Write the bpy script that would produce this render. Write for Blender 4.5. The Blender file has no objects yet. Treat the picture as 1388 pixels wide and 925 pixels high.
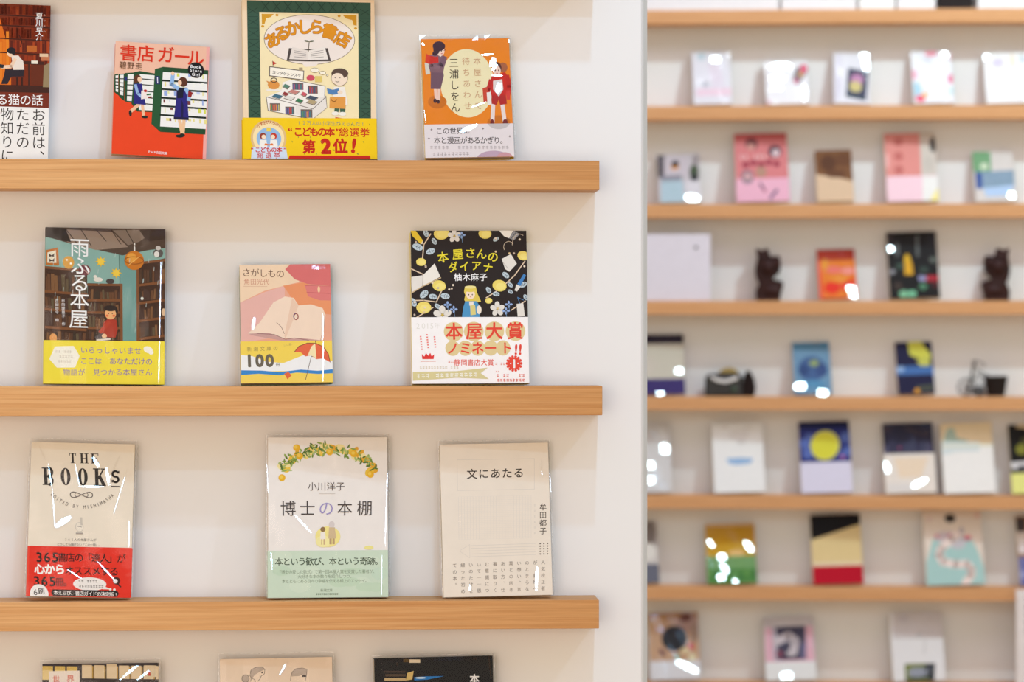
import bpy, math, random
from mathutils import Vector, Matrix

# ------------------------------------------------------------------ camera
SC = bpy.context.scene
COL = SC.collection
R = math.radians
F = 4026.0                      # focal length in pixels (1388 wide frame)
CX, CY = 694.0, 462.5
D = 3.30                        # camera to near wall
ZC = 1.50
YAW = math.atan(200.0 / F)
cam_d = bpy.data.cameras.new('camera')
cam_d.sensor_width = 36.0
cam_d.lens = 36.0 * F / 1388.0
cam_d.clip_start = 0.05
cam_d.dof.use_dof = True
cam_d.dof.focus_distance = 3.25
cam_d.dof.aperture_fstop = 7.4
cam = bpy.data.objects.new('camera', cam_d)
cam.location = (0, -D, ZC)
cam.rotation_euler = (R(90), 0, -YAW)
COL.objects.link(cam)
SC.camera = cam
CAM = Vector(cam.location)

# ------------------------------------------------------------------ world, exposure, lamps
SC.view_settings.view_transform = 'Standard'
SC.view_settings.look = 'None'
SC.view_settings.gamma = 1.0
SC.view_settings.use_curve_mapping = False
SC.view_settings.exposure = 0.0
SC.cycles.caustics_reflective = False
SC.cycles.caustics_refractive = False
SC.cycles.transparent_max_bounces = 24
W = bpy.data.worlds.new('world'); SC.world = W
W.use_nodes = True
W.node_tree.nodes['Background'].inputs[0].default_value = (0.75, 0.715, 0.56, 1)
W.node_tree.nodes['Background'].inputs[1].default_value = 1.0


def spot(name, loc, target, power, col, radius=0.035, cone=95):
    l = bpy.data.lights.new(name, 'SPOT')
    l.energy = power; l.color = col; l.shadow_soft_size = radius
    l.spot_size = R(cone); l.spot_blend = 0.9
    o = bpy.data.objects.new(name, l)
    o.location = loc
    d = Vector(target) - Vector(loc)
    o.rotation_euler = d.to_track_quat('-Z', 'Y').to_euler()
    COL.objects.link(o)
    return o


# frame of the far wall (turned a little against the near wall)
BANG = YAW + math.atan(206.0 / F)
NB = Vector((math.sin(BANG), math.cos(BANG), 0))       # into the far wall
RB = Vector((math.cos(BANG), -math.sin(BANG), 0))      # to the right along it


def ray(px, py):
    dx, dz = (px - CX) / F, -(py - CY) / F
    c, s = math.cos(YAW), math.sin(YAW)
    return Vector((dx * c + s, c - dx * s, dz))


PB = CAM + ray(1130, CY) * 7.5
PB.z = 0


def at_near(px, py, off=0.0):
    d = ray(px, py)
    return CAM + d * ((D - off) / d.y)


def at_far(px, py, off=0.0):
    d = ray(px, py)
    return CAM + d * (((PB - CAM).xy.dot(NB.xy) - off) / d.xy.dot(NB.xy))


def far_pt(a, off, z):
    p = PB + RB * a - NB * off
    return Vector((p.x, p.y, z))


LA = Vector((2.05, -1.30, 3.75))
LB = Vector((0.33, -1.20, 3.80))
LC = Vector((0.33, -2.35, 3.80))
spot('spot_right', LA, (0.0, 0, 1.4), 58, (0.59, 0.76, 1.0))
spot('spot_front', LB, (0.0, 0, 1.4), 64, (0.37, 0.69, 1.0))
spot('spot_back', LC, (0.0, 0, 1.4), 56, (0.37, 0.69, 1.0))
FA = far_pt(0.95, 1.25, 3.7)
FB = far_pt(0.25, 1.9, 3.8)
spot('far_spot_right', FA, far_pt(0.1, 0, 1.6), 138, (0.69, 0.93, 1.0))
spot('far_spot_front', FB, far_pt(0.1, 0, 1.6), 12, (0.8, 0.95, 1.0))


def panel_light(name, loc, target, sx, sy, power, col):
    l = bpy.data.lights.new(name, 'AREA')
    l.shape = 'RECTANGLE'; l.size = sx; l.size_y = sy; l.energy = power; l.color = col
    o = bpy.data.objects.new(name, l)
    o.location = loc
    o.rotation_euler = (Vector(target) - Vector(loc)).to_track_quat('-Z', 'Y').to_euler()
    COL.objects.link(o)


panel_light('front_fill', (-0.9, -5.2, 1.25), (0.0, 0, 1.4), 2.4, 2.2, 79, (1.0, 0.79, 0.68))  # added warm fill from behind the camera, not a real shop front
panel_light('ceiling_panel', (0.3, -2.4, 3.95), (0.3, -2.4, 0), 4.5, 3.2, 26, (0.05, 0.30, 1.0))
panel_light('ceiling_panel_far', (0.9, 2.4, 3.95), (0.9, 2.4, 0), 3.0, 2.4, 38, (0.76, 0.67, 1.0))

# ------------------------------------------------------------------ materials


def lin(c):
    c = c / 255.0
    return c / 12.92 if c <= 0.04045 else ((c + 0.055) / 1.055) ** 2.4


MATS = {}


def nodes(name):
    m = bpy.data.materials.new(name)
    m.use_nodes = True
    return m, m.node_tree.nodes, m.node_tree.links, m.node_tree.nodes['Principled BSDF']


def ink(c, rough=0.45):
    """printed colour: faint mottling so that it is not perfectly flat"""
    k = (tuple(c), rough)
    if k in MATS:
        return MATS[k]
    m, n, l, b = nodes('print_%02x%02x%02x' % tuple(int(v) for v in c))
    sat = (max(c) - min(c)) / 255.0
    col = [lin(v) * (0.98 - 0.10 * sat) for v in c] + [1]
    tc = n.new('ShaderNodeTexCoord'); nz = n.new('ShaderNodeTexNoise')
    nz.inputs['Scale'].default_value = 60
    mx = n.new('ShaderNodeMix'); mx.data_type = 'RGBA'
    mx.inputs[6].default_value = [v * 0.95 for v in col[:3]] + [1]
    mx.inputs[7].default_value = [min(1, v * 1.04) for v in col[:3]] + [1]
    l.new(tc.outputs['Object'], nz.inputs['Vector'])
    l.new(nz.outputs['Fac'], mx.inputs[0])
    l.new(mx.outputs[2], b.inputs['Base Color'])
    b.inputs['Roughness'].default_value = rough
    b.inputs['Specular IOR Level'].default_value = 0.14
    MATS[k] = m
    return m


def wall_mat():
    m, n, l, b = nodes('white_wall_paint')
    tc = n.new('ShaderNodeTexCoord'); nz = n.new('ShaderNodeTexNoise')
    nz.inputs['Scale'].default_value = 3; nz.inputs['Detail'].default_value = 4
    cr = n.new('ShaderNodeValToRGB')
    cr.color_ramp.elements[0].color = (0.80, 0.795, 0.79, 1)
    cr.color_ramp.elements[1].color = (0.84, 0.835, 0.83, 1)
    l.new(tc.outputs['Object'], nz.inputs['Vector']); l.new(nz.outputs['Fac'], cr.inputs[0])
    l.new(cr.outputs[0], b.inputs['Base Color'])
    b.inputs['Roughness'].default_value = 0.7
    b.inputs['Specular IOR Level'].default_value = 0.2
    return m


def oak_mat(name='oak_veneer', light=(230, 180, 124), dark=(206, 148, 90), seed=0.0, tone=0.0):
    m, n, l, b = nodes(name)
    tc = n.new('ShaderNodeTexCoord'); mp = n.new('ShaderNodeMapping')
    mp.inputs['Scale'].default_value = (2.2, 30, 150)
    mp.inputs['Location'].default_value = (seed, seed * 2, seed * 3)
    l.new(tc.outputs['Object'], mp.inputs['Vector'])
    n1 = n.new('ShaderNodeTexNoise'); n1.inputs['Scale'].default_value = 1.6
    n1.inputs['Detail'].default_value = 6; n1.inputs['Roughness'].default_value = 0.65
    n1.inputs['Distortion'].default_value = 0.5
    l.new(mp.outputs[0], n1.inputs['Vector'])
    mp2 = n.new('ShaderNodeMapping'); mp2.inputs['Scale'].default_value = (14, 60, 700)
    l.new(tc.outputs['Object'], mp2.inputs['Vector'])
    n2 = n.new('ShaderNodeTexNoise'); n2.inputs['Scale'].default_value = 1.0
    n2.inputs['Detail'].default_value = 3
    l.new(mp2.outputs[0], n2.inputs['Vector'])
    cr = n.new('ShaderNodeValToRGB')
    cr.color_ramp.elements[0].position = 0.30; cr.color_ramp.elements[1].position = 0.68
    cr.color_ramp.elements[0].color = [lin(v) for v in dark] + [1]
    cr.color_ramp.elements[1].color = [lin(v) for v in light] + [1]
    l.new(n1.outputs['Fac'], cr.inputs[0])
    mx = n.new('ShaderNodeMix'); mx.data_type = 'RGBA'; mx.blend_type = 'MULTIPLY'
    mx.inputs[0].default_value = 0.35
    cr2 = n.new('ShaderNodeValToRGB')
    cr2.color_ramp.elements[0].position = 0.35; cr2.color_ramp.elements[1].position = 0.6
    cr2.color_ramp.elements[0].color = (0.72, 0.66, 0.6, 1); cr2.color_ramp.elements[1].color = (1, 1, 1, 1)
    l.new(n2.outputs['Fac'], cr2.inputs[0])
    l.new(cr.outputs[0], mx.inputs[6]); l.new(cr2.outputs[0], mx.inputs[7])
    sp = n.new('ShaderNodeSeparateXYZ'); l.new(tc.outputs['Object'], sp.inputs[0])
    mr = n.new('ShaderNodeMapRange'); mr.interpolation_type = 'SMOOTHSTEP'
    mr.inputs['From Min'].default_value = -0.35; mr.inputs['From Max'].default_value = 0.40
    mr.inputs['To Min'].default_value = 0.0; mr.inputs['To Max'].default_value = tone
    l.new(sp.outputs['X'], mr.inputs['Value'])
    m3 = n.new('ShaderNodeMix'); m3.data_type = 'RGBA'; m3.blend_type = 'MULTIPLY'
    m3.inputs[7].default_value = (0.78, 0.68, 0.56, 1)
    l.new(mr.outputs[0], m3.inputs[0]); l.new(mx.outputs[2], m3.inputs[6])
    l.new(m3.outputs[2], b.inputs['Base Color'])
    b.inputs['Roughness'].default_value = 0.5
    b.inputs['Specular IOR Level'].default_value = 0.2
    bp = n.new('ShaderNodeBump'); bp.inputs['Strength'].default_value = 0.08
    bp.inputs['Distance'].default_value = 0.001
    l.new(n2.outputs['Fac'], bp.inputs['Height']); l.new(bp.outputs[0], b.inputs['Normal'])
    return m


def metal_mat(name, c, rough):
    m, n, l, b = nodes(name)
    tc = n.new('ShaderNodeTexCoord'); mp = n.new('ShaderNodeMapping')
    mp.inputs['Scale'].default_value = (300, 300, 3)
    nz = n.new('ShaderNodeTexNoise'); nz.inputs['Scale'].default_value = 1
    cr = n.new('ShaderNodeValToRGB')
    cr.color_ramp.elements[0].color = [v * 0.9 for v in c] + [1]
    cr.color_ramp.elements[1].color = list(c) + [1]
    l.new(tc.outputs['Object'], mp.inputs['Vector']); l.new(mp.outputs[0], nz.inputs['Vector'])
    l.new(nz.outputs['Fac'], cr.inputs[0]); l.new(cr.outputs[0], b.inputs['Base Color'])
    b.inputs['Metallic'].default_value = 0.15
    b.inputs['Roughness'].default_value = rough
    return m


def page_mat():
    m, n, l, b = nodes('page_edges')
    tc = n.new('ShaderNodeTexCoord'); mp = n.new('ShaderNodeMapping')
    mp.inputs['Scale'].default_value = (8, 2500, 8)
    nz = n.new('ShaderNodeTexNoise'); nz.inputs['Scale'].default_value = 1
    cr = n.new('ShaderNodeValToRGB')
    cr.color_ramp.elements[0].color = (0.60, 0.54, 0.44, 1); cr.color_ramp.elements[1].color = (0.86, 0.81, 0.70, 1)
    l.new(tc.outputs['Object'], mp.inputs['Vector']); l.new(mp.outputs[0], nz.inputs['Vector'])
    l.new(nz.outputs['Fac'], cr.inputs[0]); l.new(cr.outputs[0], b.inputs['Base Color'])
    b.inputs['Roughness'].default_value = 0.8
    return m


def film_mat(name, base, rough):
    m = bpy.data.materials.new(name); m.use_nodes = True
    n, l = m.node_tree.nodes, m.node_tree.links
    n.remove(n['Principled BSDF'])
    out = n['Material Output']
    tr = n.new('ShaderNodeBsdfTransparent'); tr.inputs[0].default_value = (0.98, 0.98, 0.98, 1)
    gl = n.new('ShaderNodeBsdfGlossy'); gl.inputs['Roughness'].default_value = rough
    gl.inputs['Color'].default_value = (0.95, 0.95, 0.95, 1)
    lf = n.new('ShaderNodeLayerWeight'); lf.inputs['Blend'].default_value = 0.5
    lw = n.new('ShaderNodeMath'); lw.operation = 'POWER'; lw.inputs[1].default_value = 5.0
    l.new(lf.outputs['Facing'], lw.inputs[0])
    ad = n.new('ShaderNodeMath'); ad.operation = 'ADD'; ad.inputs[1].default_value = base; ad.use_clamp = True
    tc = n.new('ShaderNodeTexCoord'); nz = n.new('ShaderNodeTexNoise')
    nz.inputs['Scale'].default_value = 45; nz.inputs['Detail'].default_value = 2
    bp = n.new('ShaderNodeBump'); bp.inputs['Strength'].default_value = 0.18
    bp.inputs['Distance'].default_value = 0.002
    l.new(tc.outputs['Object'], nz.inputs['Vector']); l.new(nz.outputs['Fac'], bp.inputs['Height'])
    l.new(bp.outputs[0], gl.inputs['Normal'])
    mx = n.new('ShaderNodeMixShader')
    l.new(lw.outputs[0], ad.inputs[0]); l.new(ad.outputs[0], mx.inputs[0])
    l.new(tr.outputs[0], mx.inputs[1]); l.new(gl.outputs[0], mx.inputs[2])
    l.new(mx.outputs[0], out.inputs['Surface'])
    return m


M_WALL = wall_mat()
M_OAK = [oak_mat('oak_veneer', seed=i * 1.7, tone=0.95) for i in range(4)]
M_FOAK = oak_mat('oak_veneer_far', (228, 176, 128), (206, 150, 100), 5.1)
M_ALU = metal_mat('brushed_aluminium', (0.62, 0.62, 0.62), 0.55)
M_BLACKMETAL = metal_mat('black_metal', (0.02, 0.02, 0.022), 0.35)
M_SILVER = metal_mat('silver_metal', (0.75, 0.75, 0.76), 0.3)
M_BRASS = metal_mat('brass', (0.35, 0.25, 0.06), 0.35)
M_PAGE = page_mat()
M_FILM = film_mat('clear_plastic_film', 0.012, 0.10)
M_SEAM = None


def seam_mat():
    m = bpy.data.materials.new('sleeve_seam'); m.use_nodes = True
    n, l = m.node_tree.nodes, m.node_tree.links
    n.remove(n['Principled BSDF'])
    tr = n.new('ShaderNodeBsdfTransparent'); df = n.new('ShaderNodeBsdfPrincipled')
    df.inputs['Base Color'].default_value = (0.93, 0.92, 0.91, 1); df.inputs['Roughness'].default_value = 0.25
    tc = n.new('ShaderNodeTexCoord'); nz = n.new('ShaderNodeTexNoise'); nz.inputs['Scale'].default_value = 120
    mr = n.new('ShaderNodeMapRange'); mr.inputs['From Min'].default_value = 0.35; mr.inputs['From Max'].default_value = 0.7
    mr.inputs['To Min'].default_value = 0.05; mr.inputs['To Max'].default_value = 0.55
    l.new(tc.outputs['Object'], nz.inputs['Vector']); l.new(nz.outputs['Fac'], mr.inputs['Value'])
    mx = n.new('ShaderNodeMixShader')
    l.new(mr.outputs[0], mx.inputs[0]); l.new(tr.outputs[0], mx.inputs[1]); l.new(df.outputs[0], mx.inputs[2])
    l.new(mx.outputs[0], n['Material Output'].inputs['Surface'])
    return m


M_SEAM = seam_mat()
M_GLINT = film_mat('clear_plastic_glint', 0.06, 0.16)  # more reflective film for the added glint facets

# ------------------------------------------------------------------ mesh helpers


class MB:
    """collects faces with materials and links them as one mesh object"""

    def __init__(self):
        self.v = []; self.f = []; self.mi = []; self.mats = []

    def mat(self, m):
        if m not in self.mats:
            self.mats.append(m)
        return self.mats.index(m)

    def face(self, pts, m):
        i = len(self.v)
        self.v += [tuple(p) for p in pts]
        self.f.append(tuple(range(i, i + len(pts)))); self.mi.append(self.mat(m))

    def mesh(self, verts, faces, m):
        i = len(self.v); k = self.mat(m)
        self.v += [tuple(p) for p in verts]
        for f in faces:
            self.f.append(tuple(i + a for a in f)); self.mi.append(k)

    def box(self, a, b, m):
        x0, y0, z0 = a; x1, y1, z1 = b
        v = [(x0, y0, z0), (x1, y0, z0), (x1, y1, z0), (x0, y1, z0), (x0, y0, z1), (x1, y0, z1), (x1, y1, z1), (x0, y1, z1)]
        f = [(0, 3, 2, 1), (4, 5, 6, 7), (0, 1, 5, 4), (1, 2, 6, 5), (2, 3, 7, 6), (3, 0, 4, 7)]
        self.mesh(v, f, m)

    def prism_z(self, pts, z0, z1, m):
        n = len(pts)
        v = [(x, y, z0) for x, y in pts] + [(x, y, z1) for x, y in pts]
        f = [tuple(reversed(range(n))), tuple(range(n, 2 * n))]
        f += [(i, (i + 1) % n, n + (i + 1) % n, n + i) for i in range(n)]
        self.mesh(v, f, m)

    def prism_y(self, pts, y0, y1, m, taper=1.0):
        n = len(pts)
        cx = sum(p[0] for p in pts) / n; cz = sum(p[1] for p in pts) / n
        v = [(cx + (x - cx) * taper, y0, cz + (z - cz) * taper) for x, z in pts] + [(x, y1, z) for x, z in pts]
        f = [tuple(range(n)), tuple(reversed(range(n, 2 * n)))]
        f += [((i + 1) % n, i, n + i, n + (i + 1) % n) for i in range(n)]
        self.mesh(v, f, m)

    def tube(self, pts, r, m, n=8, closed=False):
        pts = [Vector(p) for p in pts]
        k = len(pts); vs = []
        for i, p in enumerate(pts):
            a = pts[(i - 1) % k] if (closed or i > 0) else p
            b = pts[(i + 1) % k] if (closed or i < k - 1) else p
            t = (b - a).normalized()
            u = t.cross(Vector((0.31, 0.17, 0.93)))
            if u.length < 1e-3:
                u = t.cross(Vector((1, 0, 0)))
            u.normalize(); w = t.cross(u)
            for j in range(n):
                q = 2 * math.pi * j / n
                vs.append(p + (u * math.cos(q) + w * math.sin(q)) * r)
        fs = []
        for i in range(k if closed else k - 1):
            for j in range(n):
                a = i * n + j; b = i * n + (j + 1) % n
                i2 = (i + 1) % k
                fs.append((a, b, i2 * n + (j + 1) % n, i2 * n + j))
        if not closed:
            fs += [tuple(reversed(range(n))), tuple((k - 1) * n + j for j in range(n))]
        self.mesh(vs, fs, m)

    def blob(self, c, r, m, nu=20, nv=12, power=1.0):
        vs = []; fs = []
        def sp(a):
            return math.copysign(abs(a) ** power, a)
        for i in range(nv + 1):
            th = math.pi * i / nv
            for j in range(nu):
                ph = 2 * math.pi * j / nu
                vs.append((c[0] + r[0] * sp(math.sin(th)) * sp(math.cos(ph)),
                           c[1] + r[1] * sp(math.sin(th)) * sp(math.sin(ph)),
                           c[2] + r[2] * sp(math.cos(th))))
        for i in range(nv):
            for j in range(nu):
                fs.append((i * nu + j, (i + 1) * nu + j, (i + 1) * nu + (j + 1) % nu, i * nu + (j + 1) % nu))
        self.mesh(vs, fs, m)

    def build(self, name, parent=None, bevel=0.0, smooth=False):
        me = bpy.data.meshes.new(name)
        me.from_pydata(self.v, [], self.f)
        for m in self.mats:
            me.materials.append(m)
        me.polygons.foreach_set('material_index', self.mi)
        if smooth:
            me.polygons.foreach_set('use_smooth', [True] * len(me.polygons))
        me.update()
        o = bpy.data.objects.new(name, me)
        COL.objects.link(o)
        if parent:
            o.parent = parent
        if bevel:
            b = o.modifiers.new('bevel', 'BEVEL'); b.width = bevel; b.segments = 2; b.limit_method = 'ANGLE'
        return o


def tag(o, label, cat, group=None):
    o['label'] = label; o['category'] = cat
    if group:
        o['group'] = group
    return o


def structure(o):
    o['kind'] = 'structure'
    return o


def empty(name, loc, rot):
    o = bpy.data.objects.new(name, None)
    o.empty_display_size = 0.03
    o.location = loc; o.rotation_euler = rot
    COL.objects.link(o)
    return o


# ------------------------------------------------------------------ setting
CEIL = 4.0
XR = at_near(869.5, CY).x
b = MB(); b.box((-1.7, 0, 0), (XR, 0.10, CEIL), M_WALL); structure(b.build('wall_near'))
b = MB(); b.prism_z([(XR, -0.0006), (XR + 0.0022, -0.0006), (XR + 0.0068, 0.0045), (XR + 0.0068, 0.10), (XR, 0.10)], 0, CEIL, M_ALU)
structure(b.build('trim_1'))
b = MB()
b.box((-1.6, 0, 0), (1.6, 0.12, CEIL), M_WALL)
o = b.build('wall_far'); o.location = (PB.x, PB.y, 0); o.rotation_euler = (0, 0, -BANG); structure(o)
M_FLOOR = oak_mat('floor_boards', (214, 190, 160), (190, 160, 126), 2.2)
b = MB(); b.box((-3.5, -5.5, -0.1), (4.6, 5.4, 0), M_FLOOR); structure(b.build('floor'))
b = MB(); b.box((-3.5, -5.5, CEIL), (4.6, 5.4, CEIL + 0.1), M_WALL); structure(b.build('ceiling'))

NEAR_DEPTH = 0.060
FAR_DEPTH = 0.075


def near_shelf(ytop, ybot, xend, label, k):
    z1 = at_near(500, ytop, NEAR_DEPTH).z; z0 = at_near(500, ybot, NEAR_DEPTH).z
    x1 = at_near(xend, ytop, NEAR_DEPTH).x
    b = MB(); b.box((-1.45, -NEAR_DEPTH, -(z1 - z0)), (x1, 0, 0), M_OAK[k % 4])
    o = b.build('wall_shelf', bevel=0.0006)
    o.location = (0, 0, z1)
    tag(o, label, 'shelf', 'oak shelves on the near wall')
    return z1


NZ = [near_shelf(-88, -47.5, 811, 'oak shelf out of sight above the green-framed picture book, topmost on the near wall', 0),
      near_shelf(217, 257, 812.5, 'near oak shelf carrying the orange book and the green-framed picture book', 1),
      near_shelf(523.8, 563.6, 816.5, 'near oak shelf carrying the black floral book and the peach paperback', 2),
      near_shelf(815, 854, 812, 'near oak shelf carrying the three pale books in clear sleeves', 3),
      near_shelf(1104, 1143, 812, 'lowest near oak shelf, below the frame, carrying the black book in a glossy sleeve', 0)]


def far_shelf(ytop, label):
    h = 0.034
    z1 = at_far(1130, ytop, FAR_DEPTH).z
    b = MB(); b.box((-1.5, -FAR_DEPTH, -h), (1.5, 0, 0), M_FOAK)
    o = b.build('wall_shelf', bevel=0.0006)
    o.location = (PB.x, PB.y, z1); o.rotation_euler = (0, 0, -BANG)
    tag(o, label, 'shelf', 'oak shelves on the far wall')
    return z1


FZ = [far_shelf(12.5, 'blurred far oak shelf at the very top, under plain white boxes'),
      far_shelf(143, 'blurred far oak shelf carrying five white books in sleeves'),
      far_shelf(276.5, 'blurred far oak shelf carrying two pink books and a brown one'),
      far_shelf(408, 'blurred far oak shelf carrying two dark carved figurines'),
      far_shelf(538, 'blurred far oak shelf carrying a black camera ornament and a wire tricycle'),
      far_shelf(672, 'blurred far oak shelf carrying the night-blue book with a yellow moon'),
      far_shelf(796, 'blurred far oak shelf carrying the black, cream and red striped book'),
      far_shelf(927, 'blurred far oak shelf along the bottom edge, under the book with a black disc')]

# ------------------------------------------------------------------ lettering
GLY = {}
_tc = bpy.data.curves.new('glyph', 'FONT'); _tc.resolution_u = 3
_to = bpy.data.objects.new('glyph', _tc); COL.objects.link(_to)


def glyph(ch, bold=0.0):
    k = ch
    if k not in GLY:
        _tc.body = ch
        bpy.context.view_layer.update()
        me = bpy.data.meshes.new_from_object(_to.evaluated_get(bpy.context.evaluated_depsgraph_get()))
        vs = [(v.co.x, v.co.y) for v in me.vertices]
        fs = [tuple(p.vertices) for p in me.polygons]
        bpy.data.meshes.remove(me)
        GLY[k] = (vs, fs)
    return GLY[k]


# ------------------------------------------------------------------ cover art


def clip(poly, w, h0, h1):
    def cut(p, inside, inter):
        out = []
        for i in range(len(p)):
            a, c = p[i - 1], p[i]
            if inside(c):
                if not inside(a):
                    out.append(inter(a, c))
                out.append(c)
            elif inside(a):
                out.append(inter(a, c))
        return out
    for axis, lim, sg in ((0, 0.0, 1), (0, w, -1), (1, h0, 1), (1, h1, -1)):
        if not poly:
            return poly
        def ins(p, axis=axis, lim=lim, sg=sg):
            return (p[axis] - lim) * sg >= -1e-9
        def itr(a, c, axis=axis, lim=lim, sg=sg):
            t = (lim - a[axis]) / (c[axis] - a[axis])
            q = [a[0] + (c[0] - a[0]) * t, a[1] + (c[1] - a[1]) * t]
            q[axis] = lim
            return tuple(q)
        poly = cut(poly, ins, itr)
    return poly


class Art:
    """flat printing on a cover; traced coordinates are those of the cover itself (quad -> width x height)"""

    def __init__(s, view, quad, Wd, Ht):
        s.x0, s.y0, s.sc = view
        s.q = [s.px(p) for p in quad]              # TL TR BR BL
        s.Wd, s.Ht = Wd, Ht
        s.mpp = Wd / max(1e-6, (abs(s.q[1][0] - s.q[0][0]) + abs(s.q[2][0] - s.q[3][0])) / 2)
        s.mb = {'cover': MB(), 'band': MB()}
        s.part = 'cover'; s.lay = {'cover': 0, 'band': 0}
        s.band_top = None
        s.base_y = {'cover': -0.0002, 'band': -0.0006}
        s.bold = 0.0

    def px(s, p):
        return (s.x0 + p[0] / s.sc, s.y0 + p[1] / s.sc)

    def loc(s, p):
        """view point -> (x, z) in metres on the cover"""
        px, py = s.px(p)
        TL, TR, BR, BL = s.q
        u = v = 0.5
        for _ in range(8):
            ax = TL[0] + (TR[0] - TL[0]) * u; ay = TL[1] + (TR[1] - TL[1]) * u
            bx = BL[0] + (BR[0] - BL[0]) * u; by = BL[1] + (BR[1] - BL[1]) * u
            x = ax + (bx - ax) * v; y = ay + (by - ay) * v
            xu = (TR[0] - TL[0]) * (1 - v) + (BR[0] - BL[0]) * v; yu = (TR[1] - TL[1]) * (1 - v) + (BR[1] - BL[1]) * v
            xv, yv = bx - ax, by - ay
            det = xu * yv - xv * yu
            ex, ey = px - x, py - y
            u += (ex * yv - xv * ey) / det; v += (xu * ey - ex * yu) / det
        return (u * s.Wd, (1 - v) * s.Ht)

    def _y(s, step=True):
        if step:
            s.lay[s.part] += 1
        return s.base_y[s.part] - 0.000005 * s.lay[s.part]

    def _lim(s):
        if s.part == 'band':
            return 0.0, s.band_z
        return 0.0, s.Ht

    def _emit(s, pts, col, step=True):
        h0, h1 = s._lim()
        p = clip(pts, s.Wd, h0, h1)
        if len(p) >= 3:
            y = s._y(step)
            a = sum(p[i - 1][0] * p[i][1] - p[i][0] * p[i - 1][1] for i in range(len(p)))
            if a < 0:
                p = p[::-1]
            s.mb[s.part].face([(x, y, z) for x, z in p], ink(col))

    def poly(s, pts, col, step=True):
        s._emit([s.loc(p) for p in pts], col, step)

    def rect(s, a, b2, c, d2, col, step=True):
        s.poly([(a, b2), (c, b2), (c, d2), (a, d2)], col, step)

    def full(s, col):
        h0, h1 = s._lim()
        s._emit([(0, h0), (s.Wd, h0), (s.Wd, h1), (0, h1)], col)

    def ell(s, cx, cy, rx, ry, col, n=22, rot=0.0, step=True, a0=0.0, a1=360.0):
        c, q = math.cos(R(rot)), math.sin(R(rot)); pts = []
        fullc = a1 - a0 >= 359.9
        for i in range(n if fullc else n + 1):
            t = R(a0 + (a1 - a0) * i / n)
            x, y = rx * math.cos(t), ry * math.sin(t)
            pts.append((cx + x * c - y * q, cy + x * q + y * c))
        s.poly(pts, col, step)

    def line(s, pts, w, col, closed=False, step=True):
        if closed:
            pts = list(pts) + [pts[0]]
        first = step
        for (ax, ay), (bx, by) in zip(pts[:-1], pts[1:]):
            L = math.hypot(bx - ax, by - ay) or 1e-6
            nx, ny = -(by - ay) / L * w / 2, (bx - ax) / L * w / 2
            ex, ey = (bx - ax) / L * w * 0.3, (by - ay) / L * w * 0.3
            s.poly([(ax + nx - ex, ay + ny - ey), (bx + nx + ex, by + ny + ey), (bx - nx + ex, by - ny + ey), (ax - nx - ex, ay - ny - ey)], col, first)
            first = False

    def ring(s, cx, cy, rx, ry, w, col, n=28, rot=0, a0=0, a1=360):
        c, q = math.cos(R(rot)), math.sin(R(rot)); pts = []
        for i in range(n + 1):
            t = R(a0 + (a1 - a0) * i / n)
            x, y = rx * math.cos(t), ry * math.sin(t)
            pts.append((cx + x * c - y * q, cy + x * q + y * c))
        s.line(pts, w, col)

    def ch(s, c, x, y, size, col, rot=0.0, bold=0.0, sx=1.0, y_level=None):
        """one character centred in its cell at (x, y)"""
        vs, fs = glyph(c, bold)
        if not vs:
            return
        cr, sr = math.cos(R(rot)), math.sin(R(rot))
        cjk = ord(c) > 0x2e80
        if cjk:
            ox, oy = 0.5, 0.375
        else:
            ox = (min(v[0] for v in vs) + max(v[0] for v in vs)) / 2; oy = 0.36
        pts = []
        for vx, vy in vs:
            gx, gy = (vx - ox) * size * sx, -(vy - oy) * size
            pts.append(s.loc((x + gx * cr - gy * sr, y + gx * sr + gy * cr)))
        h0, h1 = s._lim()
        pts = [(min(max(p[0], 0), s.Wd), min(max(p[1], h0), h1)) for p in pts]
        yy = y_level if y_level is not None else s._y(True)
        if bold > 0:        # a heavier cut: the letter struck several times around its place
            e = bold * size / s.sc * s.mpp
            n = 8 if bold > 0.018 else 4
            for k in range(n):
                t = 2 * math.pi * (k + 0.5) / n
                ox2, oz2 = e * math.cos(t), e * math.sin(t)
                s.mb[s.part].mesh([(min(max(p[0] + ox2, 0), s.Wd), yy - 4e-7 * k, min(max(p[1] + oz2, h0), h1)) for p in pts], fs, ink(col))
        else:
            s.mb[s.part].mesh([(p[0], yy, p[1]) for p in pts], fs, ink(col))

    def text(s, st, x, y, size, col, dx=None, dy=0.0, rot=0.0, bold=0.0, sx=1.0):
        if dx is None:
            dx = size
        yy = s._y(True)
        for i, c in enumerate(st):
            if c != ' ':
                s.ch(c, x + dx * i, y + dy * i, size, col, rot, bold, sx, yy)

    def vtext(s, st, x, y, size, col, dy=None, bold=0.0, dx=0.0):
        dy = dy or size
        yy = s._y(True)
        for i, c in enumerate(st):
            if c in '、。':
                s.ch(c, x + dx * i + size * 0.55, y + dy * i - size * 0.55, size, col, 0, bold, 1, yy)
            elif c in 'ー—':
                s.ch(c, x + dx * i, y + dy * i, size, col, 90, bold, 1, yy)
            elif c != ' ':
                s.ch(c, x + dx * i, y + dy * i, size, col, 0, bold, 1, yy)

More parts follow.
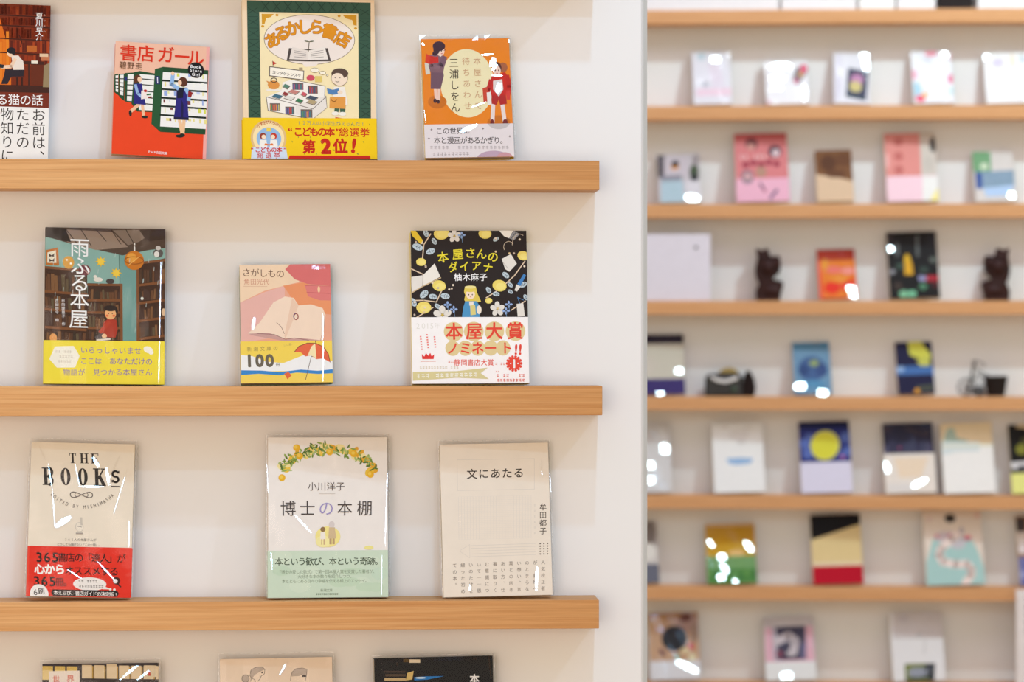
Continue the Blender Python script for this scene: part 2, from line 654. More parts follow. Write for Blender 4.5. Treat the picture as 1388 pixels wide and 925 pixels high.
    def lat(s, st, xc, yc, size, col, width, bold=0.0, rot=0.0, sx=1.0):
        """latin letters evenly set to a width"""
        n = len(st); yy = s._y(True)
        wd = []
        for c in st:
            vs, _ = glyph(c, bold)
            wd.append((max(v[0] for v in vs) - min(v[0] for v in vs)) if vs else 0.3)
        tot = sum(wd) * size * sx
        gap = (width - tot) / max(1, n - 1)
        x = -width / 2
        cr, sr = math.cos(R(rot)), math.sin(R(rot))
        for c, w in zip(st, wd):
            cxx = x + w * size * sx / 2
            if c != ' ':
                s.ch(c, xc + cxx * cr, yc + cxx * sr, size, col, rot, bold, sx, yy)
            x += w * size * sx + gap

    def dashes(s, x, y, n, size, col, dx, rng, dy=0.0):
        """small print too fine to read: rows of short strokes"""
        first = True
        for i in range(n):
            if rng.random() < 0.12:
                continue
            cx, cy = x + dx * i, y + dy * i
            k = size * 0.45
            for j in range(2):
                yy = cy - k + (j + 0.4) * k
                s.rect(cx - k * 0.8, yy - size * 0.09, cx + k * rng.uniform(0.4, 0.9), yy + size * 0.09, col, first)
                first = False
            xx = cx + k * rng.uniform(-0.4, 0.4)
            s.rect(xx - size * 0.07, cy - k, xx + size * 0.07, cy + k, col, False)

    def books(s, x0, y0, x1, y1, cols, rng, wmin=5, wmax=11, lean=0.0, skew=0.0):
        """a painted row of book spines"""
        x = x0; first = True
        while x < x1 - wmin:
            w = min(rng.uniform(wmin, wmax), x1 - x)
            top = y0 + (y1 - y0) * rng.uniform(0.0, 0.28)
            sh = rng.uniform(-lean, lean)
            f = (x - x0) / max(1e-6, (x1 - x0)) * skew
            s.poly([(x + sh, top + f), (x + w * 0.86 + sh, top + f), (x + w * 0.86, y1 + f), (x, y1 + f)], rng.choice(cols), first)
            first = False
            x += w

    def begin_band(s, y, col, x=None):
        """paper band from view height y down to the foot of the book"""
        q = s.q
        xm = (q[0][0] + q[1][0]) / 2 if x is None else s.x0 + x / s.sc
        vx = (xm - s.x0) * s.sc
        s.band_z = s.loc((vx, y))[1]
        s.band_col = col
        s.wrap = max(0.0004, -s._y(False) + 0.00008)
        s.base_y['band'] = -s.wrap - 0.00005
        mb = s.mb['cover']          # nothing of the printing below needs to stay under the band
        keep = [i for i, f in enumerate(mb.f) if len(f) < 3 or max(mb.v[j][2] for j in f) > s.band_z or min(mb.v[j][1] for j in f) > -0.00001]
        mb.f = [mb.f[i] for i in keep]; mb.mi = [mb.mi[i] for i in keep]
        s.part = 'band'
        s.band_top = y


# ------------------------------------------------------------------ the book builder


def half_vector(P, L):
    a = (CAM - P).normalized(); b2 = (L - P).normalized()
    return (a + b2).normalized()


def rib(Wd, T, th, side, wrap=0.0):
    """outline of a jacket seen from above: front sheet, spine, back sheet (front at y=0)"""
    r = min(T * 0.42, 0.006)
    n = 6
    out = [(0 - wrap, 0 - wrap)]
    ox = Wd + wrap
    y0, y1 = -wrap, T + wrap
    rr = r + wrap
    for i in range(n + 1):
        t = R(-90 + 90 * i / n)
        out.append((ox - rr + rr * math.cos(t), y0 + rr + rr * math.sin(t)))
    for i in range(n + 1):
        t = R(90 * i / n)
        out.append((ox - rr + rr * math.cos(t), y1 - rr + rr * math.sin(t)))
    out.append((0 - wrap, y1))
    inn = [(0 - wrap, y1 - th)]
    ri = max(rr - th, 0.0005)
    cxr = ox - rr
    for i in range(n + 1):
        t = R(90 - 90 * i / n)
        inn.append((cxr + ri * math.cos(t), y1 - rr + ri * math.sin(t)))
    for i in range(n + 1):
        t = R(0 - 90 * i / n)
        inn.append((cxr + ri * math.cos(t), y0 + rr + ri * math.sin(t)))
    inn.append((0 - wrap, y0 + th))
    p = out + inn
    if side == 'L':
        p = [(Wd - x, y) for x, y in p]
    return p


def make_book(frame, view, quad, shelf_z, label, art, T=0.015, yaw=4.0, hard=False, cover=(240, 235, 225),
              spine=None, side='R', sleeve=False, glints=(), roll=None, name='book', front=None, group=None,
              flap=0.004, max_roll=1.6, gsize=0.0028, gl_light=None):
    near = frame == 'near'
    depth = NEAR_DEPTH if near else FAR_DEPTH
    at = at_near if near else at_far
    ang = 0.0 if near else -BANG
    front = front if front is not None else (0.047 if near else depth - 0.006)
    x0, y0, sc = view
    q = [Vector((x0 + p[0] / sc, y0 + p[1] / sc)) for p in quad]
    TL, TR, BR, BL = q
    dist = (at(BL.x, BL.y, front) - CAM).length
    wpx = ((TR - TL).length + abs(BR.x - BL.x)) / 2
    Wd = wpx * dist / F / math.cos(R(yaw) * 0.5)
    ztop = at((TL.x + TR.x) / 2, (TL.y + TR.y) / 2, T + 0.004).z
    hh = ztop - shelf_z
    room = front - T - Wd * math.sin(R(abs(yaw))) - 0.0015
    lean = math.asin(max(0.02, min(0.3, room / hh)))
    Ht = hh / math.cos(lean)
    if roll is None:
        hpx = (BL.y + BR.y - TL.y - TR.y) / 2
        sh = ((TL.x + TR.x) - (BL.x + BR.x)) / 2 / hpx - math.tan(lean) * math.sin(R(yaw))
        roll = max(-max_roll, min(max_roll, math.degrees(math.atan(sh))))
    Rm = Matrix.Rotation(ang + R(yaw), 3, 'Z') @ Matrix.Rotation(-lean, 3, 'X') @ Matrix.Rotation(R(roll), 3, 'Y')
    # local origin at the middle of the front foot
    mid = at((BL.x + BR.x) / 2, (BL.y + BR.y) / 2, front - Wd * math.sin(R(abs(yaw))) / 2)
    nrm = Vector((0, 1, 0)) if near else NB
    Rt = Rm.to_4x4()
    corners = [Rm @ Vector((sx * Wd / 2, sy, sz)) for sx in (-1, 1) for sy in (-0.001, T + 0.001) for sz in (0, Ht)]
    zmin = min(c.z for c in corners)
    mid.z = shelf_z - zmin + 0.0003
    # never into the wall
    wall_d = 0.0 if near else (PB.xy.dot(NB.xy))
    deepest = max((mid + c).xy.dot(nrm.xy) for c in corners)
    over = deepest - (wall_d - 0.0012)
    mid -= nrm * over
    root = empty(name, mid, Rm.to_euler())
    M = Matrix.Translation(mid) @ Rt
    tag(root, label, 'book', group or ('books facing out on the near shelves' if near else 'books on the far shelves'))
    A = Art(view, quad, Wd, Ht)
    A.band_z = 0
    A.root = root
    th = 0.0022 if hard else 0.0005
    spine = spine or cover
    # jacket
    A.mb['cover'].prism_z(rib(Wd, T, th, side), 0, Ht, ink(spine))
    A.rng = random.Random(len(label) * 7 + int(TL.x))
    A.full(cover)
    art(A)
    off = Vector((-Wd / 2, 0, 0))

    def shift(mb):
        mb.v = [(v[0] - Wd / 2, v[1], v[2]) for v in mb.v]
    if A.band_top is not None:
        bz = A.band_z
        A.mb['band'].prism_z(rib(Wd, T, 0.0002, side, A.wrap), 0.0002, bz, ink(A.band_col))
        shift(A.mb['band']); A.mb['band'].build('paper_band', root)
    shift(A.mb['cover']); cov = A.mb['cover'].build('cover', root)
    pg = MB()
    inset = 0.003 if hard else 0.0006
    xa, xb = (inset, Wd - th - 0.0035)
    if side == 'L':
        xa, xb = Wd - xb, Wd - xa
    pg.box((xa - Wd / 2, th + 0.0002, inset), (xb - Wd / 2, T - th - 0.0002, Ht - inset), M_PAGE)
    pg.build('page_block', root)
    if sleeve:
        sl = MB()
        rng = A.rng
        e = 0.0018
        nx, nz = 14, 22
        ph = [rng.uniform(0, 6.28) for _ in range(6)]
        top = Ht + flap
        ycl = -0.0022

        def yy(u, v):
            return ycl - 0.0005 * (math.sin(7 * u + ph[0]) * math.sin(9 * v + ph[1]) + 0.6 * math.sin(17 * u + 11 * v + ph[2]))
        vs = []
        for j in range(nz + 1):
            for i in range(nx + 1):
                u, v = i / nx, j / nz
                tz = v * top * (1 if v < 1 else 1 + 0.004 * math.sin(9 * u + ph[3]))
                yv = yy(u, v)
                if tz > Ht:
                    yv += 0.002
                vs.append((-Wd / 2 - e + u * (Wd + 2 * e), yv, tz))
        fs = [(j * (nx + 1) + i, j * (nx + 1) + i + 1, (j + 1) * (nx + 1) + i + 1, (j + 1) * (nx + 1) + i) for j in range(nz) for i in range(nx)]
        sl.mesh(vs, fs, M_FILM)
        for sgn in (-1, 1):           # the sleeve's folded sides
            ii = 0 if sgn < 0 else nx
            for j in range(nz):
                a = vs[j * (nx + 1) + ii]; c = vs[(j + 1) * (nx + 1) + ii]
                m1 = (a[0] + sgn * 0.0012, T * 0.5, a[2]); m2 = (c[0] + sgn * 0.0012, T * 0.5, c[2])
                sl.face([a, m1, m2, c], M_FILM)
                sl.face([m1, (a[0], T + 0.0006, a[2]), (c[0], T + 0.0006, c[2]), m2], M_FILM)
        if near and flap > 0:     # welded edges
            for ii in (0, nx):
                for j in range(nz):
                    a = vs[j * (nx + 1) + ii]; c = vs[(j + 1) * (nx + 1) + ii]
                    ds = 0.0006 if ii == 0 else -0.0006
                    sl.face([(a[0], a[1] - .0002, a[2]), (a[0] + ds, a[1] - .0002, a[2]), (c[0] + ds, c[1] - .0002, c[2]), (c[0], c[1] - .0002, c[2])], M_SEAM)
            for i in range(nx):
                a = vs[nz * (nx + 1) + i]; c = vs[nz * (nx + 1) + i + 1]
                sl.face([(a[0], a[1] - .0002, a[2] - 0.0006), (c[0], c[1] - .0002, c[2] - 0.0006), (c[0], c[1] - .0002, c[2]), (a[0], a[1] - .0002, a[2])], M_SEAM)
        # facets added for the glints, each turned to mirror a lamp to the camera
        iM = Rm.transposed()
        L0 = gl_light or (LC if near else FA)
        for g in glints:
            pts, wdt = g[0], g[1]
            Lg = g[2] if len(g) > 2 else L0
            P = [A.loc(p) for p in pts]
            hw = wdt / sc * A.mpp / 2 * (0.78 if near else 0.82)
            for (ax, az), (bx, bz2) in zip(P[:-1], P[1:]):
                seg = math.hypot(bx - ax, bz2 - az)
                n = max(1, int(seg / gsize))
                for k in range(n):
                    t = (k + 0.5) / n
                    cx, cz = ax + (bx - ax) * t - Wd / 2, az + (bz2 - az) * t
                    wp = M @ Vector((cx, ycl - 0.0012, cz))
                    nl = iM @ half_vector(wp, Lg)
                    dv = Vector(((bx - ax) / max(seg, 1e-6), 0, (bz2 - az) / max(seg, 1e-6)))
                    t1 = dv - nl * dv.dot(nl)
                    if t1.length < 0.05:
                        t1 = Vector((1, 0, 0)) - nl * nl.x
                    t1.normalize()
                    t2 = nl.cross(t1)
                    ha = max(seg / n * 0.56, 0.0006)
                    taper = 1.0
                    if len(pts) == 2 and n > 3:
                        taper = 0.45 + 0.55 * math.sin(math.pi * t)
                    hb = hw * taper
                    c0 = Vector((cx, ycl - 0.0012, cz))
                    sl.face([c0 - t1 * ha - t2 * hb, c0 + t1 * ha - t2 * hb, c0 + t1 * ha + t2 * hb, c0 - t1 * ha + t2 * hb], M_GLINT)
        so = sl.build('plastic_sleeve', root, smooth=False)
    return root, A


# little painted people, simple and generic


def lady(A, x, y, h, hair, top, skirt, skin=(240, 200, 170), shoe=(60, 40, 40), legs=True, flip=1, sh=1.0):
    """standing painted figure, feet at (x, y), height h"""
    u = h / 7.0
    if legs:
        for s in (-1, 1):
            A.poly([(x + s * 0.25 * u - .2 * u, y - 2.6 * u), (x + s * .25 * u + .22 * u, y - 2.6 * u), (x + s * .3 * u + .13 * u, y - .2 * u), (x + s * .3 * u - .13 * u, y - .2 * u)], skin)
            A.ell(x + s * .35 * u + flip * .1 * u, y - .12 * u, .33 * u, .15 * u, shoe)
    A.poly([(x - .6 * u, y - 4.3 * u), (x + .6 * u, y - 4.3 * u), (x + .95 * u, y - 2.2 * u), (x - .95 * u, y - 2.2 * u)], skirt)
    A.poly([(x - .75 * u, y - 5.75 * u), (x + .75 * u, y - 5.75 * u), (x + .62 * u, y - 4.1 * u), (x - .62 * u, y - 4.1 * u)], top)
    A.line([(x + .7 * u, y - 5.6 * u), (x + 1.15 * u, y - 4.6 * u), (x + .5 * u, y - 4.2 * u)], .38 * u, top)
    A.line([(x - .7 * u, y - 5.6 * u), (x - 1.05 * u, y - 4.6 * u), (x - .4 * u, y - 4.0 * u)], .38 * u, top)
    A.rect(x - .15 * u, y - 6.1 * u, x + .15 * u, y - 5.7 * u, skin)
    A.ell(x - flip * .08 * u, y - 6.5 * u, .62 * u, .62 * u, hair)
    A.ell(x + flip * .14 * u, y - 6.38 * u, .42 * u, .48 * u, skin)

# ------------------------------------------------------------------ near books, upper row
INK = (45, 38, 36)
WHITE = (244, 242, 240)


def art_bookcase_red(A):
    rng = A.rng
    A.full((120, 44, 18))
    reds = [(150, 52, 20), (110, 36, 16), (170, 66, 26), (94, 30, 16), (138, 44, 18)]
    for (ya, yb) in ((35, 92), (104, 150), (160, 222), (232, 300), (306, 372)):
        A.books(-380, ya, 285, yb, reds, rng, 9, 18)
    A.poly([(-380, 50), (0, 110), (60, 330), (60, 490), (-380, 490)], (226, 112, 24))
    A.books(-380, 180, 60, 470, [(230, 120, 28), (236, 134, 36), (216, 100, 22)], rng, 18, 30)
    for ya in (95, 152, 224, 302):
        A.line([(-20, ya), (100, ya + 4), (285, ya + 10)], 7, (70, 26, 14))
    A.line([(105, 205), (118, 240), (112, 270)], 6, (70, 26, 14))
    A.rect(145, 262, 200, 296, (190, 100, 40))
    A.rect(-380, 482, 290, 522, (66, 34, 26))
    A.rect(-380, 522, 290, 604, (120, 46, 28))
    # desk, stool, reading child
    A.rect(130, 348, 240, 366, (70, 34, 24)); A.rect(152, 366, 164, 490, (70, 34, 24)); A.rect(168, 366, 240, 480, (104, 44, 24))
    A.rect(170, 345, 205, 362, (236, 226, 206)); A.rect(215, 305, 262, 322, (226, 196, 160)); A.rect(222, 322, 268, 344, (196, 120, 80))
    A.poly([(238, 370), (276, 352), (276, 490), (232, 490)], (150, 130, 96))
    A.rect(80, 395, 132, 440, (88, 34, 22)); A.rect(88, 440, 98, 486, (60, 28, 20)); A.rect(114, 440, 124, 486, (60, 28, 20))
    A.poly([(28, 395), (132, 396), (126, 432), (62, 436), (40, 478), (6, 478), (22, 430)], (44, 36, 44))
    A.poly([(62, 320), (100, 318), (126, 350), (132, 396), (72, 398)], (234, 220, 206))
    A.line([(82, 340), (60, 380), (14, 384)], 18, (240, 206, 176))
    A.poly([(-12, 366), (24, 372), (18, 390), (-14, 386)], (36, 44, 50))
    A.ell(58, 305, 20, 22, (244, 208, 176)); A.ell(62, 292, 24, 18, (36, 30, 36)); A.ell(74, 302, 11, 14, (36, 30, 36))
    A.vtext('夏川草介', 214, 97, 42, WHITE, dy=38, bold=0.006)
    A.vtext('なつかわ', 242, 92, 12, (226, 190, 170), dy=30)
    A.text('る猫の話', 12, 563, 66, WHITE, 63, bold=0.008)
    A.begin_band(602, (240, 238, 234))
    A.full((240, 238, 234))
    A.vtext('お前は、', 208, 645, 76, INK, dy=76)
    A.vtext('ただの', 122, 645, 76, INK, dy=76)
    A.vtext('物知りに', 38, 645, 76, INK, dy=76)


make_book('near', (0, 0, 4.11), [(-362, 26), (276, 38), (258, 892), (-382, 888)], NZ[1],
          'book with rust red library cover and white lower band, cut by the left edge',
          art_bookcase_red, T=0.022, yaw=9, hard=False, spine=(150, 84, 60))


def art_bookstore_girl(A):
    A.full((238, 72, 30))
    A.poly([(110, 50), (790, 80), (760, 270), (90, 320)], (238, 186, 158))
    A.poly([(745, 90), (790, 95), (720, 900), (690, 900)], (240, 170, 160))
    G = (36, 74, 42); DK = (30, 40, 30)
    rows = [((98, 308), (130, 300), (130, 455), (98, 430)), ((132, 302), (175, 296), (165, 490), (130, 462)),
            ((175, 292), (240, 286), (222, 500), (168, 492))]
    for q in rows:
        A.poly(q, G)
    for q in (((112, 312), (130, 310), (124, 428), (108, 424)), ((144, 306), (168, 304), (158, 450), (136, 446)),
              ((196, 300), (236, 298), (222, 488), (182, 486))):
        A.poly(q, (236, 234, 226))
        for k in range(1, 5):
            a = k / 5
            A.line([(q[0][0] + (q[3][0] - q[0][0]) * a, q[0][1] + (q[3][1] - q[0][1]) * a),
                    (q[1][0] + (q[2][0] - q[1][0]) * a, q[1][1] + (q[2][1] - q[1][1]) * a)], 7, DK)
    A.poly([(240, 284), (280, 274), (392, 290), (392, 558), (250, 558), (212, 505)], G)
    A.poly([(278, 296), (384, 302), (384, 546), (262, 546)], (236, 234, 226))
    for yv in (328, 368, 412, 456, 500):
        A.line([(272, yv), (384, yv + 6)], 7, DK)
    A.rect(172, 318, 190, 346, (40, 40, 110))
    A.poly([(384, 258), (440, 240), (752, 254), (716, 694), (404, 692), (344, 640)], G)
    A.poly([(384, 258), (440, 240), (410, 690), (344, 640)], (40, 84, 48))
    A.poly([(438, 276), (744, 284), (722, 656), (404, 654)], (238, 236, 230))
    for k, yv in enumerate((335, 395, 455, 512, 574)):
        A.line([(432 - k * 6, yv), (738 - k * 4, yv + 6)], 13, DK)
    A.rect(384, 306, 414, 362, (34, 30, 96)); A.rect(396, 312, 402, 356, (226, 226, 240))
    rng = A.rng
    for yv in (300, 362, 424, 482, 540, 612):
        for k in range(9):
            xx = 440 + k * 33 + rng.uniform(-8, 8)
            A.rect(xx, yv - 18, xx + rng.uniform(4, 26), yv + rng.uniform(-4, 18), rng.choice([(214, 216, 90), (190, 200, 232), (230, 230, 160), (240, 238, 226), (150, 170, 220), (232, 220, 140), (120, 60, 60)]), k == 0)
    # woman carrying books
    A.line([(262, 510), (205, 560)], 22, (240, 190, 150)); A.line([(288, 510), (292, 590)], 20, (240, 190, 150))
    A.ell(202, 572, 10, 22, DK); A.ell(300, 594, 22, 9, DK)
    A.poly([(238, 365), (290, 362), (298, 440), (312, 510), (228, 506)], (44, 40, 120))
    A.line([(246, 375), (258, 430), (286, 455)], 20, (150, 180, 220)); A.poly([(284, 412), (320, 408), (328, 462), (280, 472)], (240, 226, 216))
    A.ell(312, 412, 12, 10, (190, 40, 30)); A.line([(322, 438), (346, 434)], 10, (40, 110, 60)); A.line([(330, 456), (350, 452)], 8, (180, 50, 40))
    A.ell(264, 328, 25, 26, (96, 52, 30)); A.ell(276, 334, 15, 19, (244, 200, 164)); A.ell(248, 350, 10, 14, (96, 52, 30))
    # woman reaching up
    A.line([(540, 600), (556, 700)], 24, (240, 196, 150)); A.line([(572, 600), (560, 700)], 22, (240, 196, 150))
    A.ell(536, 714, 28, 10, DK); A.ell(556, 706, 18, 12, DK)
    A.poly([(528, 380), (602, 378), (600, 450), (604, 600), (500, 600), (524, 450)], (44, 36, 118))
    A.poly([(500, 584), (604, 584), (604, 602), (500, 602)], (30, 26, 60))
    A.poly([(560, 460), (572, 500), (566, 590), (550, 590)], (30, 26, 70))
    A.poly([(532, 384), (578, 380), (570, 450), (530, 455)], (26, 26, 44))
    A.line([(536, 385), (496, 360), (506, 290)], 26, (150, 186, 226)); A.ell(505, 284, 12, 14, (244, 200, 164))
    A.line([(594, 392), (612, 430), (608, 462)], 26, (150, 186, 226)); A.poly([(608, 400), (640, 412), (624, 446), (604, 440)], (150, 40, 34))
    A.ell(574, 340, 31, 34, (92, 50, 30)); A.ell(552, 346, 14, 18, (244, 200, 164))
    RED = (226, 52, 24)
    for c, x, y in (('書', 208, 150), ('店', 326, 152), ('ガ', 462, 156), ('ー', 574, 166), ('ル', 668, 172)):
        A.ch(c, x, y, 122, RED, 3, 0.016)
    for c, x, y in (('碧', 166, 236), ('野', 220, 238), ('圭', 274, 240)):
        A.ch(c, x, y, 52, (110, 74, 50), 3, 0.01)
    A.dashes(150, 265, 6, 8, (170, 110, 80), 10, rng)
    A.ell(666, 256, 56, 54, (26, 22, 22))
    A.lat('Book', 666, 232, 29, WHITE, 72, 0.02, 4); A.lat('Store', 666, 259, 29, WHITE, 80, 0.02, 4); A.lat('Girl', 664, 286, 29, WHITE, 52, 0.02, 4)
    A.text('PHP文芸文庫', 322, 834, 21, WHITE, 19, 0.6, 2, 0.01)


make_book('near', (140, 50, 5.14), [(124, 68), (766, 94), (716, 860), (60, 862)], NZ[1],
          'small orange red paperback with two women at bookshelves on its cover, leaning',
          art_bookstore_girl, T=0.013, yaw=9, max_roll=2.6, cover=(238, 72, 30), spine=(240, 176, 170))


def art_green_frame(A):
    rng = A.rng
    CR = (240, 220, 178); GR = (56, 86, 68); GD = (40, 64, 52)
    A.full((240, 214, 178))
    A.poly([(82, 20), (745, 24), (742, 880), (66, 880)], GR)
    pat = []
    for k in range(13):
        y = 60 + k * 62
        for xa in (80, 684):
            A.line([(xa + 4, y), (xa + 58, y + 34)], 3, GD); A.line([(xa + 58, y), (xa + 4, y + 34)], 3, GD); A.line([(xa + 4, y + 50), (xa + 58, y + 50)], 3, GD)
    for k in range(9):
        x = 160 + k * 60
        A.line([(x, 26), (x + 40, 78)], 3, GD); A.line([(x + 40, 26), (x, 78)], 3, GD)
    A.poly([(146, 84), (677, 86), (674, 880), (136, 880)], (244, 226, 178))
    OR = (216, 156, 40)
    A.poly([(158, 94), (224, 94), (205, 112), (182, 118), (172, 150), (158, 152)], OR)
    A.poly([(668, 94), (592, 94), (612, 114), (644, 122), (652, 150), (668, 152)], OR)
    for x, y in ((240, 100), (162, 162), (574, 100), (662, 168)):
        A.ell(x, y, 8, 7, OR)
    A.ell(412, 232, 246, 138, (130, 116, 96), 48); A.ell(412, 232, 243, 135, (238, 224, 212), 48)
    A.poly([(360, 352), (470, 352), (440, 378), (386, 382)], (238, 224, 212))
    OT = (232, 150, 30)
    ED = (150, 88, 20)
    for c, x, y, r in (('あ', 212, 236, -28), ('る', 264, 198, -20), ('か', 322, 172, -10), ('し', 386, 162, -2), ('ら', 452, 162, 4), ('書', 522, 186, 18), ('店', 592, 228, 28)):
        A.ch(c, x, y, 86, ED, r, 0.055); A.ch(c, x, y, 86, OT, r, 0.036)
    # open book with a seedling
    A.poly([(300, 280), (404, 285), (510, 278), (526, 350), (404, 352), (286, 350)], (80, 70, 66))
    A.poly([(318, 274), (404, 292), (404, 344), (300, 340)], (228, 216, 204)); A.poly([(404, 292), (494, 272), (512, 340), (404, 344)], (236, 226, 214))
    for k in range(4):
        A.line([(328, 294 + k * 11), (392, 302 + k * 10)], 2.5, (140, 130, 124)); A.line([(418, 302 + k * 10), (486, 290 + k * 12)], 2.5, (140, 130, 124))
    A.line([(404, 300), (410, 246)], 4, (90, 80, 60)); A.ell(397, 240, 14, 5, (80, 90, 60), 12, 8); A.ell(424, 240, 14, 5, (80, 90, 60), 12, -8)
    LN = (90, 78, 70)
    # signboard
    A.poly([(192, 380), (380, 402), (376, 456), (188, 434)], LN); A.poly([(196, 385), (376, 406), (372, 451), (193, 430)], (246, 238, 220))
    A.text('ヨシタケシンスケ', 216, 413, 21, (70, 60, 56), 19.5, 2.5, 6, 0.01)
    A.line([(212, 380), (210, 352)], 3, LN); A.poly([(210, 352), (232, 364), (212, 374)], (196, 60, 50))
    A.rect(352, 386, 372, 404, (170, 150, 120))
    # kettle
    A.ell(212, 482, 32, 24, (226, 150, 70)); A.ring(214, 456, 16, 12, 4, LN); A.poly([(184, 474), (172, 460), (182, 462), (192, 470)], (226, 150, 70)); A.rect(172, 506, 254, 516, (238, 230, 220))
    # display tables full of books
    WT = (240, 234, 224); SH = (198, 190, 182)
    A.poly([(262, 468), (310, 452), (492, 486), (488, 560), (440, 600), (250, 540)], WT); A.line([(310, 452), (492, 486), (488, 560)], 3, LN)
    A.poly([(170, 548), (262, 512), (440, 590), (420, 666), (178, 622)], WT); A.line([(170, 548), (178, 622), (420, 668), (500, 604), (496, 540)], 3, LN)
    A.poly([(330, 590), (494, 540), (500, 604), (420, 668), (326, 640)], (230, 222, 212))
    A.line([(170, 548), (262, 570), (424, 612), (496, 545)], 3, LN)
    BC = [(70, 120, 130), (190, 70, 70), (90, 140, 100), (210, 150, 80), (110, 100, 150), (180, 90, 120), (80, 90, 110), (206, 196, 120)]
    for (xa, ya, xb, yb) in ((314, 470, 374, 508), (398, 484, 452, 528), (188, 582, 244, 622), (272, 600, 322, 642), (356, 614, 420, 660)):
        A.rect(xa, ya, xb, yb, (110, 96, 90)); A.books(xa + 2, ya + 2, xb - 2, yb - 2, BC, rng, 5, 8)
    for (x, y, w, c) in ((230, 545, 60, (70, 110, 130)), (275, 532, 34, (150, 60, 60)), (320, 520, 62, (196, 130, 120)), (296, 552, 60, (220, 216, 206)), (350, 568, 42, (60, 120, 80)), (376, 532, 34, (206, 90, 100)), (420, 552, 66, (70, 80, 96)), (418, 575, 60, (180, 160, 120)), (280, 490, 40, (90, 130, 110))):
        A.poly([(x - w / 2, y), (x - w / 6, y - 14), (x + w / 2, y - 4), (x + w / 6, y + 12)], c)
        A.line([(x - w / 2, y + 3), (x + w / 6, y + 15), (x + w / 2, y - 1)], 3, LN)
    A.ell(414, 442, 22, 16, (210, 80, 100)); A.rect(438, 432, 476, 464, (226, 200, 110))
    # thought bubbles, plain shopkeeper in an apron
    for x, y, rx, ry in ((438, 400, 22, 11), (480, 414, 15, 8), (505, 427, 4, 3)):
        A.ell(x, y, rx + 2, ry + 2, LN); A.ell(x, y, rx, ry, (246, 236, 214))
    A.poly([(546, 588), (604, 588), (600, 628), (574, 630), (570, 600), (562, 632), (540, 630)], (70, 100, 76))
    A.ell(546, 636, 20, 11, (240, 234, 220)); A.ell(586, 638, 20, 11, (240, 234, 220))
    A.poly([(540, 490), (600, 490), (616, 590), (528, 590)], (240, 232, 220))
    A.poly([(518, 544), (604, 544), (602, 610), (514, 606)], (230, 158, 74)); A.ring(540, 558, 14, 12, 3, (150, 90, 40), a0=0, a1=180)
    A.poly([(502, 498), (534, 506), (566, 498), (570, 528), (536, 534), (506, 526)], (84, 130, 180))
    A.ell(574, 520, 14, 11, (240, 216, 190))
    A.ell(572, 440, 46, 46, LN); A.ell(572, 440, 44, 44, (242, 220, 196)); A.ell(574, 416, 46, 28, (90, 70, 60)); A.ell(562, 446, 34, 32, (242, 220, 196))
    A.ell(548, 440, 3, 3, LN); A.ell(574, 440, 3, 3, LN); A.ring(560, 456, 10, 7, 3, LN, a0=20, a1=160)
    A.poly([(546, 656), (600, 664), (600, 668), (546, 668)], (210, 40, 40))
    A.begin_band(662, (250, 208, 20))
    A.full((250, 208, 22))
    A.text('12万人の小学生がえらんだ!', 346, 688, 27, (130, 140, 120), 27, 0.4)
    RD = (206, 40, 26)
    A.text('“こどもの本”', 296, 736, 54, RD, 44, 0.3, 0, 0.028); A.text('総選挙', 592, 738, 54, RD, 58, 0.3, 0, 0.014)
    A.ch('第', 398, 818, 76, RD, 0, 0.04); A.ch('2', 492, 814, 108, RD, 0, 0.06); A.ch('位', 572, 814, 84, RD, 0, 0.04); A.ch('!', 646, 810, 104, RD, 8, 0.05)
    A.poly([(290, 866), (738, 866), (738, 890), (280, 890)], RD)
    for k in range(14):
        A.poly([(300 + k * 33 + rng.uniform(-8, 8), yv := rng.choice([690, 760, 785, 830, 850])), (310 + k * 33, yv + 6), (306 + k * 33, yv + 12)], (120, 130, 60))
    A.ell(176, 772, 98, 98, (226, 190, 130), 36); A.ell(176, 772, 86, 86, (248, 224, 170), 36); A.ell(178, 776, 68, 62, (150, 186, 222), 32)
    for k, c in enumerate('小学生がえらぶ!'):
        t = R(-128 + k * 11)
        A.ch(c, 176 + 92 * math.cos(t) + 4, 778 + 92 * math.sin(t), 19, (190, 80, 30), math.degrees(t) + 90, 0.02)
    for x, hc in ((146, (150, 60, 40)), (204, (200, 60, 40))):
        A.ell(x, 762, 18, 18, hc); A.ell(x + (4 if x < 170 else -4), 766, 12, 12, (246, 220, 190)); A.poly([(x - 18, 782), (x + 18, 782), (x + 22, 820), (x - 22, 820)], (240, 236, 226))
    A.poly([(148, 812), (206, 812), (196, 800), (178, 806), (158, 800)], (226, 120, 50))
    A.rect(166, 716, 190, 736, (244, 210, 80))
    A.poly([(84, 820), (270, 820), (280, 890), (76, 890)], (206, 220, 236))
    A.text('“こどもの本”', 84, 836, 32, RD, 30, 0, 0, 0.028); A.text('総選挙', 128, 866, 34, RD, 46, 0, 0, 0.012)


make_book('near', (320, 0, 4.02), [(56, 12), (764, 10), (775, 884), (38, 884)], NZ[1],
          'large cream picture book with dark green frame and yellow band, tallest in the upper row',
          art_green_frame, T=0.013, yaw=6, hard=True, cover=(240, 214, 178), spine=(238, 222, 190))


